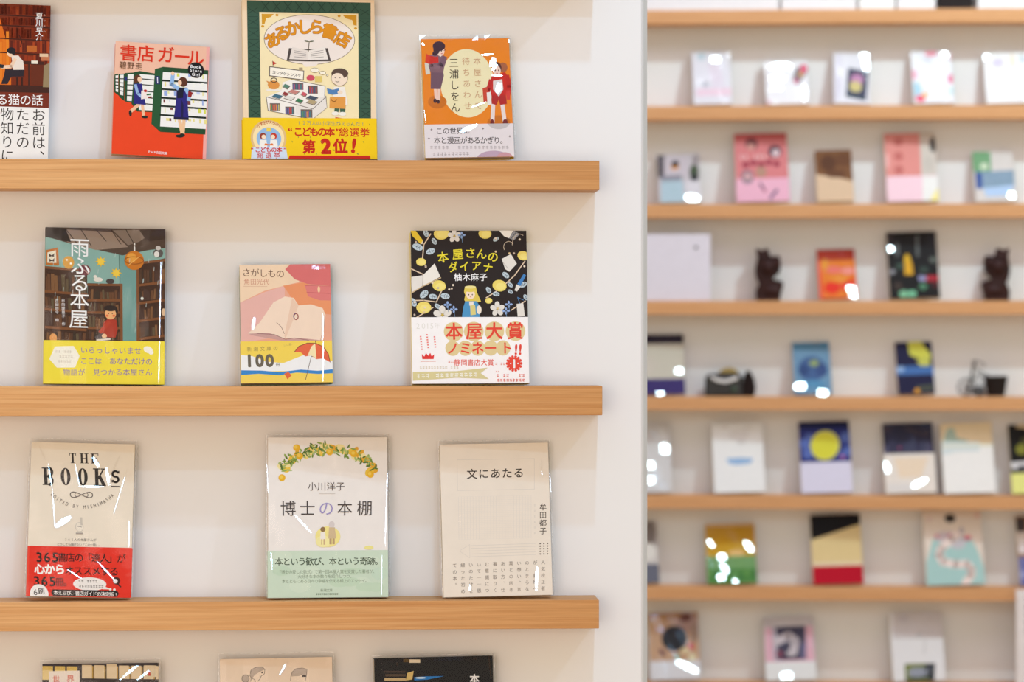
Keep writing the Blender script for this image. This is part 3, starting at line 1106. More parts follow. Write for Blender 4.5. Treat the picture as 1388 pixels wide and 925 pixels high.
def art_orange_two(A):
    A.full((240, 134, 20))
    A.ell(394, 374, 188, 236, (240, 226, 178), 48)
    A.ell(180, 500, 66, 46, (206, 112, 22)); A.ell(606, 650, 82, 52, (206, 112, 22))
    # woman in a grey suit hugging books
    P = (128, 92, 100)
    A.line([(168, 400), (172, 480)], 20, (238, 200, 180)); A.line([(196, 400), (190, 492)], 20, (238, 200, 180))
    A.ell(164, 492, 12, 16, (70, 40, 40)); A.ell(186, 498, 12, 14, (70, 40, 40))
    A.poly([(100, 230), (130, 222), (136, 306), (106, 312)], (214, 206, 190))
    A.poly([(142, 276), (226, 282), (232, 320), (206, 412), (136, 410)], (112, 80, 92))
    A.poly([(150, 172), (200, 176), (240, 184), (256, 210), (236, 262), (228, 300), (140, 296), (126, 250)], P)
    A.line([(240, 196), (214, 244), (192, 262)], 34, (118, 84, 96)); A.line([(150, 186), (146, 250), (196, 268)], 28, (134, 98, 106))
    A.poly([(118, 176), (180, 190), (196, 186), (198, 230), (140, 238), (116, 214)], (206, 44, 30))
    A.poly([(112, 164), (140, 186), (132, 240), (104, 226)], (220, 60, 36))
    A.poly([(190, 170), (212, 190), (226, 178), (220, 162)], (232, 226, 220))
    A.ell(212, 148, 30, 36, (244, 208, 186)); A.ell(204, 116, 44, 34, (64, 36, 44)); A.ell(186, 138, 22, 36, (64, 36, 44)); A.ell(174, 166, 18, 16, (64, 36, 44))
    A.ell(220, 150, 3.5, 5, (70, 40, 40)); A.line([(238, 146), (250, 140)], 4, (80, 50, 50)); A.ell(222, 168, 6, 3, (200, 90, 80))
    # woman in red carrying bags
    A.ell(648, 268, 32, 34, (170, 96, 60))
    A.line([(572, 510), (562, 640)], 28, (232, 214, 206)); A.line([(634, 510), (648, 640)], 28, (232, 214, 206))
    A.ell(560, 650, 14, 26, (120, 40, 36)); A.ell(652, 648, 18, 22, (120, 40, 36))
    A.poly([(562, 440), (660, 440), (668, 520), (620, 528), (610, 490), (594, 528), (560, 518)], (180, 36, 26))
    A.poly([(566, 330), (660, 300), (700, 350), (690, 420), (670, 460), (560, 460), (552, 380)], (206, 40, 24))
    A.poly([(576, 360), (640, 350), (646, 420), (612, 470), (574, 420)], (226, 214, 206))
    A.line([(560, 360), (540, 420), (530, 470)], 30, (196, 38, 26)); A.line([(676, 330), (688, 400), (680, 450)], 30, (196, 38, 26))
    A.poly([(500, 410), (536, 400), (540, 500), (504, 506)], (206, 70, 44)); A.poly([(528, 440), (556, 436), (560, 520), (532, 530)], (234, 226, 216)); A.poly([(664, 430), (694, 426), (690, 492), (666, 490)], (216, 60, 50))
    A.ell(604, 270, 34, 40, (92, 46, 40)); A.ell(604, 290, 28, 34, (244, 210, 190)); A.ell(594, 288, 4, 5, (80, 40, 40)); A.ell(616, 288, 4, 5, (80, 40, 40)); A.ell(605, 308, 8, 3, (200, 80, 70))
    A.vtext('三浦しをん', 304, 232, 70, (70, 56, 40), dy=77)
    A.vtext('待ちあわせ', 390, 222, 56, (206, 160, 120), dy=77)
    A.vtext('本屋さんで', 468, 222, 56, (206, 160, 120), dy=77)
    A.begin_band(655, (230, 218, 216))
    A.full((230, 218, 216))
    A.ell(606, 642, 80, 52, (196, 186, 184))
    A.ell(560, 900, 120, 60, (190, 160, 176)); A.ell(640, 896, 60, 44, (204, 150, 156))
    A.text('この世界に', 186, 700, 50, (60, 48, 44), 48, 0, 0, 0.008)
    A.text('本と漫画があるかぎり。', 170, 764, 52, (60, 48, 44), 46.5, 0.6, 0, 0.008)
    for x, y in ((132, 690), (494, 688), (112, 750), (680, 744)):
        A.line([(x - 6, y), (x + 6, y)], 4, (120, 100, 96)); A.line([(x, y - 6), (x, y + 6)], 4, (120, 100, 96))
    A.dashes(128, 812, 20, 26, (196, 182, 180), 28, A.rng, 0.4); A.dashes(120, 858, 11, 26, (190, 176, 174), 26, A.rng)


make_book('near', (560, 45, 5.14), [(80, 66), (696, 66), (708, 882), (86, 882)], NZ[1],
          'orange book with cream oval and two women, in a clear sleeve, near upper row',
          art_orange_two, T=0.013, yaw=3.5, cover=(240, 134, 20), spine=(246, 214, 90), sleeve=True,
          glints=[([(500, 186), (580, 180)], 20, LB), ([(586, 205), (566, 270)], 56, LC), ([(604, 252), (570, 292)], 26, LB), ([(566, 328), (640, 330)], 16, LB),
                  ([(618, 380), (600, 450)], 50, LC), ([(420, 545), (520, 510)], 14, LB), ([(330, 712), (450, 665)], 44, LC), ([(86, 96), (96, 118)], 16, LB),
                  ([(690, 80), (694, 100)], 10, LB), ([(84, 560), (94, 650)], 9, LC)])

# ------------------------------------------------------------------ near books, middle row


def art_rain_shop(A):
    rng = A.rng
    A.full((70, 50, 36))
    TE = (134, 172, 160); TD = (112, 156, 148)
    A.poly([(56, 100), (200, 130), (450, 190), (700, 150), (700, 240), (548, 240), (548, 660), (52, 660)], TE)
    A.poly([(452, 190), (560, 176), (548, 660), (466, 660)], TD)
    A.line([(452, 190), (456, 350)], 5, (90, 120, 110))
    # leaky ceiling
    A.poly([(60, 40), (720, 40), (716, 140), (470, 196), (200, 140), (60, 100)], (80, 62, 50))
    for pts in (((130, 60), (420, 70), (500, 150), (330, 170), (180, 130)), ((420, 60), (640, 52), (560, 120), (500, 140)), ((300, 90), (440, 100), (430, 160), (320, 150))):
        A.poly(pts, rng.choice([(130, 112, 98), (112, 92, 80), (146, 124, 106)]))
    for k in range(7):
        A.line([(90 + k * 80, 56), (150 + k * 78, 120 + (k % 3) * 14)], 4, (50, 36, 30))
    A.poly([(60, 44), (170, 56), (200, 130), (60, 104)], (44, 32, 26)); A.poly([(560, 56), (716, 46), (716, 100), (600, 118)], (62, 44, 34))
    BR = (126, 76, 40); DKB = (64, 38, 24)
    sp = [(104, 66, 40), (86, 56, 36), (126, 86, 52), (74, 50, 40), (96, 80, 56), (60, 44, 32)]
    # left case
    A.poly([(58, 262), (282, 296), (278, 660), (48, 660)], DKB)
    for ya, yb in ((300, 398), (420, 492), (510, 588), (606, 660)):
        A.books(60, ya, 276, yb, sp, rng, 11, 22, 4, 6)
    for ya in (268, 398, 494, 590):
        A.line([(56, ya), (282, ya + 14)], 13, BR)
    # middle case
    A.poly([(284, 350), (468, 352), (466, 660), (272, 660)], DKB)
    for ya, yb in ((382, 438), (452, 504), (524, 586), (606, 655)):
        A.books(290, ya, 458, yb, sp, rng, 9, 18, 4)
    for ya in (358, 442, 508, 592):
        A.line([(284, ya), (466, ya - 2)], 12, BR)
    A.rect(456, 350, 470, 660, BR)
    # right case
    A.poly([(552, 240), (700, 206), (696, 660), (546, 660)], DKB)
    for ya, yb in ((262, 345), (372, 440), (470, 540), (572, 636)):
        A.books(558, ya + 6, 696, yb, sp, rng, 11, 20, 6, -14)
    for ya in (238, 358, 456, 552, 650):
        A.line([(548, ya), (700, ya - 22)], 13, BR)
    A.rect(544, 250, 558, 660, BR)
    # things on top
    A.poly([(66, 176), (130, 160), (134, 258), (64, 256)], (190, 112, 46)); A.poly([(74, 188), (118, 176), (120, 244), (72, 244)], (232, 222, 196))
    for y in (204, 230):
        A.poly([(82, y - 10), (96, y), (110, y - 12), (108, y + 8), (96, y + 4), (84, y + 8)], (70, 50, 40))
    A.ell(184, 240, 30, 34, (220, 160, 60)); A.ell(176, 226, 5, 5, (250, 240, 220)); A.ell(196, 246, 6, 6, (250, 240, 220))
    A.ell(268, 280, 32, 30, (110, 54, 60)); A.line([(246, 262), (290, 300)], 5, (200, 160, 150)); A.line([(262, 250), (296, 280)], 4, (200, 160, 150))
    for x, y in ((355, 232), (436, 292)):
        for k in range(8):
            t = R(k * 45); t2 = R(k * 45 + 22)
            A.poly([(x + 30 * math.cos(t), y + 30 * math.sin(t)), (x + 16 * math.cos(t2), y + 16 * math.sin(t2)), (x + 16 * math.cos(t2 - .8), y + 16 * math.sin(t2 - .8))], (240, 196, 50), k == 0)
        A.ell(x, y, 17, 17, (244, 206, 70))
    A.ell(340, 330, 24, 12, (226, 220, 206)); A.ell(324, 314, 9, 9, (226, 220, 206)); A.ell(404, 338, 22, 14, (70, 60, 56))
    A.line([(534, 130), (534, 176)], 8, (226, 220, 210)); A.poly([(506, 128), (534, 140), (582, 120), (540, 148)], (90, 66, 50))
    A.ell(532, 222, 52, 52, (206, 120, 30)); A.ell(518, 208, 26, 26, (232, 160, 60)); A.ring(532, 222, 50, 20, 4, (150, 80, 20)); A.line([(500, 250), (560, 200)], 4, (240, 180, 90))
    A.ell(660, 180, 26, 24, (90, 84, 80)); A.ell(652, 186, 14, 16, (226, 220, 210)); A.ell(660, 152, 14, 12, (200, 196, 190))
    # child in a red jumper
    A.ell(384, 640, 14, 30, (70, 60, 60)); A.poly([(318, 640), (370, 605), (380, 650), (330, 662)], (90, 80, 80))
    A.poly([(368, 560), (396, 536), (436, 548), (442, 600), (430, 642), (366, 640), (356, 600)], (176, 56, 36))
    A.line([(396, 560), (350, 612)], 20, (190, 64, 40)); A.ell(370, 634, 14, 12, (240, 196, 150)); A.line([(330, 658), (400, 650)], 10, (226, 216, 200))
    A.ell(408, 500, 36, 32, (44, 30, 26)); A.ell(404, 514, 30, 30, (242, 180, 120)); A.ell(404, 484, 36, 16, (44, 30, 26))
    A.ell(394, 512, 3, 3, (60, 30, 20)); A.ell(414, 512, 3, 3, (60, 30, 20)); A.ell(422, 524, 8, 6, (236, 120, 70)); A.ell(386, 524, 8, 6, (236, 120, 70))
    A.ell(96, 648, 20, 24, (230, 160, 90)); A.ell(690, 500, 12, 20, (226, 190, 150)); A.ell(574, 428, 8, 8, (220, 220, 210))
    for k in range(26):
        x, y = rng.uniform(80, 690), rng.uniform(160, 600)
        A.line([(x, y), (x - 2, y + 22)], 2, (190, 206, 200), step=(k == 0))
    for c, x, y in (('雨', 244, 158), ('ふ', 246, 256), ('る', 242, 348), ('本', 240, 440), ('屋', 234, 544)):
        A.ch(c, x, y, 108, (246, 246, 244), 1, 0.006)
    A.vtext('日向理恵子 作', 152, 446, 20, WHITE, dy=21); A.vtext('吉田尚令 絵', 118, 446, 20, WHITE, dy=21)
    A.begin_band(660, (252, 232, 66))
    A.full((252, 232, 66))
    A.poly([(72, 762), (104, 694), (204, 690), (236, 744), (210, 806), (112, 808)], (248, 244, 226))
    for k in range(3):
        A.dashes(112 + k * 6, 722 + k * 26, 6, 16, (220, 210, 190), 15, rng)
    VI = (150, 130, 170)
    A.text('いらっしゃいませ', 260, 712, 40, VI, 41.5, 0, 0, 0.012)
    A.text('ここは あなただけの', 258, 770, 40, VI, 39.2, 0, 0, 0.012)
    A.text('物語が 見つかる本屋さん', 164, 832, 40, VI, 40.5, -0.4, 0, 0.006)
    A.ell(606, 706, 26, 18, (250, 246, 230), 16, 20); A.ell(622, 720, 14, 12, (250, 246, 230))


make_book('near', (50, 300, 4.02), [(66, 52), (698, 48), (694, 894), (40, 894)], NZ[2],
          'book with painted dim library scene and yellow band, leftmost of the middle row',
          art_rain_shop, T=0.020, yaw=7, hard=True, cover=(70, 50, 36), spine=(120, 92, 66), sleeve=True,
          glints=[([(674, 230), (668, 640)], 7, LA), ([(668, 660), (662, 890)], 6, LA)], flap=0.0)


def art_peach(A):
    A.full((240, 172, 140))
    A.poly([(60, 60), (480, 60), (480, 190), (240, 250), (60, 335)], (246, 214, 178))
    A.poly([(60, 335), (240, 260), (380, 215), (380, 560), (60, 610)], (236, 182, 168))  # left print paled, glare painted into its colour
    A.poly([(370, 215), (520, 190), (705, 330), (705, 420), (480, 380)], (242, 154, 104))
    A.poly([(386, 100), (430, 60), (700, 60), (700, 218), (540, 205), (450, 170)], (224, 116, 112))
    A.poly([(520, 214), (705, 218), (705, 320), (620, 318), (540, 290)], (228, 128, 122))
    A.line([(520, 214), (700, 220)], 3, (200, 90, 90)); A.line([(530, 262), (700, 272)], 3, (200, 90, 90))
    A.ell(616, 242, 9, 22, (250, 206, 160))
    A.poly([(116, 545), (200, 470), (300, 330), (380, 290), (440, 300), (474, 352), (560, 346), (640, 372), (660, 420), (630, 600), (500, 588), (380, 580)], (248, 220, 194))
    A.poly([(116, 545), (260, 540), (380, 584), (500, 580), (632, 596), (632, 612), (380, 600), (160, 560)], (206, 160, 150))
    A.poly([(430, 300), (474, 352), (440, 440), (376, 584), (370, 560)], (240, 204, 176))
    A.line([(318, 470), (350, 500), (370, 548)], 3, (120, 80, 80)); A.line([(180, 545), (300, 552), (376, 586), (440, 578), (540, 594)], 3, (130, 90, 90)); A.line([(654, 420), (650, 490), (622, 596)], 3, (200, 150, 130))
    A.ring(454, 430, 15, 20, 7, (206, 110, 100)); A.ring(452, 428, 15, 20, 4, (120, 130, 190), a0=120, a1=260)
    A.text('さがしもの', 120, 122, 62, (110, 78, 64), 58, 2.4)
    A.text('角田光代', 122, 186, 44, (214, 150, 124), 44, 0.6)
    A.line([(98, 218), (260, 220)], 2, (214, 160, 134))
    A.begin_band(598, (252, 216, 84))
    A.full((252, 218, 90))
    A.poly([(50, 690), (140, 700), (240, 740), (360, 750), (520, 690), (705, 740), (705, 805), (50, 805)], (244, 242, 238))
    A.poly([(50, 796), (200, 800), (330, 812), (480, 796), (600, 806), (705, 796), (705, 824), (600, 828), (450, 816), (330, 834), (180, 822), (50, 830)], (60, 140, 206))
    A.poly([(50, 834), (330, 842), (705, 832), (705, 890), (50, 890)], (252, 216, 96))
    GY = (110, 100, 84)
    A.text('新潮文庫の', 122, 652, 34, (150, 130, 80), 46, -1)
    A.ch('1', 120, 730, 116, GY, 0, 0.045); A.ch('0', 192, 730, 116, GY, 0, 0.045); A.ch('0', 262, 730, 116, GY, 0, 0.045)
    A.ch('冊', 318, 760, 30, GY)
    A.text('いい夏、', 372, 628, 18, (200, 170, 90), 18, -3)
    # beach parasol
    A.line([(590, 712), (556, 706), (512, 868)], 4, (110, 90, 80))
    A.poly([(436, 676), (470, 636), (530, 614), (590, 616), (640, 640), (676, 690), (688, 748), (640, 722), (590, 726), (556, 700), (514, 706), (480, 676)], (238, 108, 70))
    A.poly([(530, 702), (556, 640), (584, 616), (592, 722), (556, 700)], (252, 232, 180))
    A.line([(436, 676), (470, 636), (530, 614), (590, 616), (640, 640), (676, 690), (688, 748)], 4, (120, 60, 50))
    A.line([(588, 600), (590, 616)], 6, (90, 70, 60))
    A.poly([(362, 824), (392, 810), (414, 836), (384, 862)], (238, 108, 60))


make_book('near', (315, 350, 5.14), [(74, 68), (696, 66), (706, 886), (58, 886)], NZ[2],
          'small peach and pink paperback with open book picture and beach umbrella band',
          art_peach, T=0.012, yaw=4, cover=(240, 180, 150), spine=(96, 140, 110), sleeve=True,
          glints=[([(640, 420), (636, 596)], 14, LA), ([(640, 610), (634, 880)], 12, LA), ([(164, 440), (150, 520)], 26, LC)], flap=0.0)


def art_floral(A):
    rng = A.rng
    BK = (44, 36, 34)
    A.full(BK)
    YE = (238, 216, 110); PW = (226, 220, 210); LB2 = (190, 204, 210); CRM = (232, 214, 190)

    def leaf(x, y, r, a, c=LB2):
        A.ell(x, y, r, r * 0.62, c, 14, a)
        t = R(a)
        A.line([(x - r * .8 * math.cos(t), y - r * .8 * math.sin(t)), (x + r * .8 * math.cos(t), y + r * .8 * math.sin(t))], 2.5, (90, 100, 110))
        for s in (-1, 1):
            for f in (-.3, .2):
                A.line([(x + r * f * math.cos(t), y + r * f * math.sin(t)), (x + r * (f + .3) * math.cos(t) - s * r * .4 * math.sin(t), y + r * (f + .3) * math.sin(t) + s * r * .4 * math.cos(t))], 2, (90, 100, 110), step=False)

    def flower(x, y, r, c=PW):
        for k in range(5):
            t = R(k * 72 - 20)
            A.ell(x + r * .6 * math.cos(t), y + r * .6 * math.sin(t), r * .46, r * .36, c, 12, k * 72 - 20, step=(k == 0))
        A.ell(x, y, r * .16, r * .16, (200, 170, 80))

    for pts in (((180, 60), (140, 120), (130, 200)), ((60, 250), (140, 290)), ((60, 430), (130, 430), (200, 440), (230, 380)), ((480, 420), (560, 370), (640, 300), (700, 220)), ((60, 540), (180, 470)), ((620, 490), (700, 440))):
        A.line(pts, 6, (226, 200, 170))
    for x, y, r in ((240, 58, 44), (480, 64, 36), (122, 216, 28), (218, 350, 38), (128, 470, 42), (556, 354, 40), (690, 190, 32), (494, 436, 20)):
        A.ell(x, y, r, r * 0.8, YE, 16, rng.uniform(-20, 20)); A.ell(x + r * .15, y + r * .1, r * .7, r * .5, (244, 226, 130), 14)
    for x, y, r, a in ((154, 56, 22, 70), (106, 132, 30, 20), (176, 158, 26, -20), (198, 102, 20, 60), (132, 396, 28, -40), (182, 410, 24, 10), (250, 408, 26, 10), (206, 464, 20, 40), (70, 440, 26, 60), (592, 296, 22, 40), (494, 378, 20, 60), (536, 400, 20, 10), (616, 350, 18, 40), (690, 350, 22, -30), (616, 388, 16, 30), (702, 420, 18, 60), (540, 96, 18, -30)):
        leaf(x, y, r, a)
    flower(310, 74, 36); flower(542, 482, 40); flower(232, 512, 50); flower(66, 560, 30)
    for x, y in ((262, 456), (296, 482), (606, 458), (590, 494), (350, 70)):
        for k in range(4):
            A.ell(x + 13 * math.cos(k * 1.57), y + 11 * math.sin(k * 1.57), 9, 6, (150, 176, 220), 10, k * 90, step=(k == 0))
        A.line([(x, y), (x + 4, y + 40)], 3, (110, 140, 170))
    for k in range(26):
        x = rng.choice([rng.uniform(66, 300), rng.uniform(480, 705)]); y = rng.uniform(60, 510)
        A.ell(x, y, 6, 6, rng.choice([CRM, (226, 200, 150), (200, 180, 160)]), 10, step=(k == 0))
    A.poly([(70, 40), (98, 42), (136, 96), (122, 116), (78, 70)], (240, 206, 60)); A.poly([(122, 116), (136, 96), (134, 116)], (236, 220, 190))
    A.poly([(60, 300), (130, 290), (126, 350), (66, 386)], PW); A.poly([(130, 290), (196, 226), (226, 300), (126, 352)], (236, 230, 218)); A.line([(66, 386), (126, 352), (228, 306)], 6, (206, 180, 140)); A.line([(130, 290), (126, 350)], 3, (150, 140, 130))
    A.poly([(560, 50), (640, 44), (612, 92), (584, 80)], (240, 236, 228)); A.poly([(640, 50), (672, 70), (640, 104), (612, 92)], (150, 150, 156)); A.line([(650, 62), (622, 96)], 4, (90, 90, 90))
    A.poly([(570, 206), (622, 180), (654, 234), (612, 278), (588, 262)], PW); A.line([(578, 226), (606, 262)], 2, (170, 160, 150)); A.ring(610, 140, 28, 30, 3, CRM, a0=150, a1=330)
    A.ring(670, 130, 40, 60, 3, CRM, a0=180, a1=300)
    A.poly([(656, 346), (692, 290), (705, 300), (672, 360)], (70, 130, 190)); A.poly([(650, 348), (676, 360), (654, 388), (640, 382)], PW)
    A.poly([(650, 456), (688, 452), (696, 524), (656, 526)], PW); A.line([(668, 452), (656, 420), (690, 436)], 3, (90, 140, 190))
    # fair haired girl holding a book
    A.poly([(356, 430), (370, 372), (420, 370), (450, 440), (420, 448), (366, 448)], (226, 200, 90))
    A.ell(392, 384, 36, 32, (230, 206, 96)); A.ell(392, 400, 25, 27, (246, 222, 196)); A.ell(392, 372, 34, 16, (230, 206, 96)); A.ell(392, 360, 32, 8, (240, 226, 150))
    A.ell(382, 402, 3, 4, (70, 60, 50)); A.ell(402, 402, 3, 4, (70, 60, 50)); A.ell(392, 414, 4, 2, (210, 100, 90))
    A.poly([(362, 438), (424, 438), (446, 470), (440, 530), (340, 530), (350, 470)], (80, 150, 196)); A.rect(384, 440, 408, 462, (236, 226, 216)); A.poly([(388, 462), (416, 458), (420, 512), (390, 516)], (220, 206, 130)); A.ell(438, 486, 14, 24, (240, 226, 206))
    for c, x, y, r in (('本', 244, 192, -8), ('屋', 326, 176, -3), ('さ', 396, 170, 0), ('ん', 458, 176, 4), ('の', 522, 194, 10)):
        A.ch(c, x, y, 62, (240, 222, 60), r, 0.02)
    for c, x, y, r in (('ダ', 298, 248, -8), ('イ', 362, 244, -3), ('ア', 428, 242, 2), ('ナ', 492, 254, 8)):
        A.ch(c, x, y, 58, (240, 222, 60), r, 0.02)
    A.text('柚木麻子', 324, 304, 46, WHITE, 47, 0.6, 0, 0.016)
    A.begin_band(526, (246, 242, 240))
    A.full((246, 242, 240))
    GO = (226, 204, 150); RD = (236, 76, 60)
    A.lat('2015', 130, 572, 44, (226, 222, 214), 96); A.ch('年', 200, 572, 34, (226, 222, 214))
    for x in (292, 406, 522, 642):
        A.ell(x, 606, 56, 54, GO)
    for c, x in zip('本屋大賞', (294, 408, 522, 640)):
        A.ch(c, x, 604, 98, RD, 0, 0.022)
    for x in (284, 356, 426, 500, 570):
        A.ell(x, 698, 42, 42, GO)
    for c, x in zip('ノミネート', (284, 356, 426, 500, 590)):
        A.ch(c, x, 698, 72, RD, 0, 0.022)
    A.ch('!', 644, 706, 78, RD, 4, 0.03); A.ch('!', 668, 706, 78, RD, 4, 0.03)
    A.dashes(262, 772, 3, 16, (240, 150, 140), 14, rng)
    A.text('静岡書店大賞', 308, 776, 38, (236, 96, 84), 38, 0.2, 0, 0.01)
    A.dashes(530, 786, 5, 16, (240, 150, 140), 15, rng)
    for k in range(14):
        t = R(k * 360 / 14)
        A.ell(632 + 40 * math.cos(t), 784 + 38 * math.sin(t), 8, 8, RD, 8, step=(k == 0))
    A.ell(632, 784, 36, 34, RD); A.ch('1', 632, 784, 62, WHITE, 0, 0.05); A.ell(612, 784, 4, 4, WHITE); A.ell(654, 784, 4, 4, WHITE)
    for x, st, n in ((104, 628, 6), (140, 618, 6), (182, 630, 5)):
        for k in range(n):
            A.rect(x - 4 + k, st + k * 14, x + 5 + k, st + k * 14 + 7, (240, 130, 124), k == 0)
    A.poly([(110, 756), (108, 728), (122, 742), (132, 722), (144, 738), (156, 722), (164, 742), (178, 730), (174, 756)], (232, 60, 56))
    A.line([(100, 768), (186, 768)], 3, (236, 130, 120))
    A.dashes(100, 804, 14, 16, (226, 214, 190), 16, rng)
    A.poly([(50, 826), (300, 824), (480, 806), (440, 836), (486, 868), (300, 860), (50, 876)], (216, 204, 150))
    A.dashes(86, 850, 13, 26, (248, 244, 230), 27, rng, -0.6)
    A.dashes(540, 850, 9, 20, (240, 140, 130), 18, rng); A.dashes(540, 876, 9, 20, (240, 140, 130), 18, rng)
    A.dashes(530, 828, 2, 10, (240, 140, 130), 12, rng)


make_book('near', (545, 305, 4.11), [(70, 40), (709, 52), (718, 892), (52, 892)], NZ[2],
          'book with black floral cover, fair haired girl and white band with red writing',
          art_floral, T=0.015, yaw=4, cover=(44, 36, 34), spine=(240, 224, 130))

# ------------------------------------------------------------------ near books, lower row


def serif(A, c, x, y, w, h, col, t):
    """condensed slab capitals drawn from strokes, centred at (x, y)"""
    l, r, u, d = x - w / 2, x + w / 2, y - h / 2, y + h / 2
    sl = t * 0.32; ex = t * 0.55

    def stem(xx):
        A.rect(xx - t / 2, u, xx + t / 2, d, col); A.rect(xx - t / 2 - ex, u, xx + t / 2 + ex, u + sl, col); A.rect(xx - t / 2 - ex, d - sl, xx + t / 2 + ex, d, col)
    if c == 'T':
        stem(x); A.rect(l, u, r, u + sl, col); A.rect(l, u, l + sl, u + h * .25, col); A.rect(r - sl, u, r, u + h * .25, col)
    elif c == 'H':
        stem(l + t / 2); stem(r - t / 2); A.rect(l, y - sl / 2, r, y + sl / 2, col)
    elif c == 'E':
        stem(l + t / 2); A.rect(l, u, r, u + sl, col); A.rect(l, d - sl, r, d, col); A.rect(l, y - sl / 2, r - w * .2, y + sl / 2, col)
        A.rect(r - sl, u, r, u + h * .22, col); A.rect(r - sl, d - h * .22, r, d, col); A.rect(r - w * .2 - sl, y - h * .1, r - w * .2, y + h * .1, col)
    elif c == 'B':
        stem(l + t / 2)
        for k, (cy, ry) in enumerate(((y - h * .25, h * .25), (y + h * .25, h * .25))):
            A.line([(l, cy - ry + sl / 2), (x, cy - ry + sl / 2)], sl, col); A.line([(l, cy + ry - sl / 2), (x, cy + ry - sl / 2)], sl, col)
            A.ring(x, cy, w / 2 - t / 2, ry - sl / 2, t * .8, col, 12, 0, -90, 90)
    elif c == 'O':
        pts = [(w / 2 * math.cos(R(k * 15)), h / 2 * math.sin(R(k * 15))) for k in range(24)]
        A.poly([(x + a, y + b2) for a, b2 in pts], col); A.ell(x, y, w / 2 - t, h / 2 - sl, (238, 226, 206))
    elif c == 'K':
        stem(l + t / 2); A.line([(r - t * .4, u + sl), (l + t, y + h * .08)], sl * 1.3, col); A.line([(x - w * .05, y - h * .05), (r - t * .3, d - sl)], t, col)
        A.rect(r - t * 1.2, u, r + ex * .4, u + sl, col); A.rect(r - t * 1.4, d - sl, r + ex * .6, d, col)
    elif c == 'S':
        A.ring(x, y - h * .22, w / 2 - t * .35, h * .22 + sl * .1, t * .7, col, 14, 0, 90, 330); A.ring(x, y + h * .22, w / 2 - t * .35, h * .22 + sl * .1, t * .7, col, 14, 0, -90, 150)
        A.rect(r - sl, u + h * .02, r, u + h * .24, col); A.rect(l, d - h * .24, l + sl, d - h * .02, col)


def art_the_books(A):
    A.full((238, 226, 206))
    BK = (50, 44, 42)
    for c, x in zip('THE', (316, 374, 430)):
        serif(A, c, x, 146, 34, 54, BK, 10)
    for c, x in zip('BOOK', (190, 276, 364, 452)):
        serif(A, c, x, 246, 50, 94, BK, 17)
    serif(A, 'S', 532, 242, 40, 66, BK, 15); A.rect(508, 292, 552, 298, BK)
    for s in (1, -1):
        pts = [(354 + 58 * math.sin(2 * math.pi * k / 24), 343 + s * 15 * math.sin(4 * math.pi * k / 24)) for k in range(25)]
        A.line(pts, 4, (90, 80, 76))
        A.line([(354 + 34 * math.sin(2 * math.pi * k / 24), 343 + s * 10 * math.sin(4 * math.pi * k / 24)) for k in range(25)], 3, (120, 110, 104))
    st = 'EDITED BY MISHIMASHA'
    for k, c in enumerate(st):
        a = R(138 - k * (96 / (len(st) - 1)))
        if c != ' ':
            A.ch(c, 358 + 208 * math.cos(a), 210 + 198 * math.sin(a), 27, (110, 102, 96), math.degrees(a) - 90, 0.004, 0.72)
    A.ell(338, 516, 22, 26, (206, 196, 182)); A.ell(338, 516, 19, 23, (236, 226, 208)); A.rect(344, 464, 354, 506, (206, 196, 182)); A.line([(326, 512), (350, 516)], 3, (150, 140, 130)); A.rect(318, 546, 354, 554, (170, 160, 150))
    A.text('365人の本屋さんが', 264, 584, 17, (110, 104, 98), 17)
    A.text('どうしても届けたい「この一冊」。', 224, 610, 16, (110, 104, 98), 14.6)
    A.begin_band(622, (236, 44, 24))
    A.full((236, 44, 24))
    A.poly([(50, 616), (70, 616), (50, 900), (30, 900)], (242, 70, 50))
    DK = (64, 26, 20)
    A.lat('365', 162, 680, 72, (44, 14, 12), 112, 0.024)
    A.text('書店の「達人」が', 240, 680, 51, (44, 14, 12), 45, 0, 0, 0.015)
    A.text('心から', 118, 744, 58, (250, 246, 240), 54, 0, 0, 0.04); A.text('オススメする', 276, 750, 50, (44, 14, 12), 48, 0, 0, 0.017)
    A.lat('365', 142, 808, 72, (44, 14, 12), 112, 0.024); A.text('冊。', 222, 812, 50, (44, 14, 12), 44, 0, 0, 0.014)
    A.ell(384, 820, 90, 36, (240, 234, 228)); A.poly([(460, 830), (500, 846), (450, 846)], (240, 234, 228))
    A.dashes(330, 806, 7, 16, (120, 110, 104), 15, A.rng); A.dashes(332, 832, 9, 16, (120, 110, 104), 15, A.rng)
    A.ell(522, 800, 14, 14, WHITE); A.ell(528, 800, 20, 20, DK); A.ell(522, 802, 12, 12, (244, 236, 228)); A.line([(536, 818), (550, 832)], 8, DK); A.ell(494, 846, 7, 7, (240, 230, 220)); A.ell(516, 848, 7, 7, (240, 230, 220))
    A.poly([(184, 852), (530, 852), (540, 868), (530, 886), (184, 886), (174, 868)], (36, 28, 28))
    A.text('本えらび、書店ガイドの決定版!', 200, 869, 26, (246, 240, 234), 23.2, 0.3, 0, 0.010)
    A.ell(110, 878, 50, 52, (240, 236, 232), 30); A.ch('6', 90, 868, 44, (80, 76, 76), -6, 0.01); A.ch('刷', 122, 862, 36, (80, 76, 76), -4, 0.02)


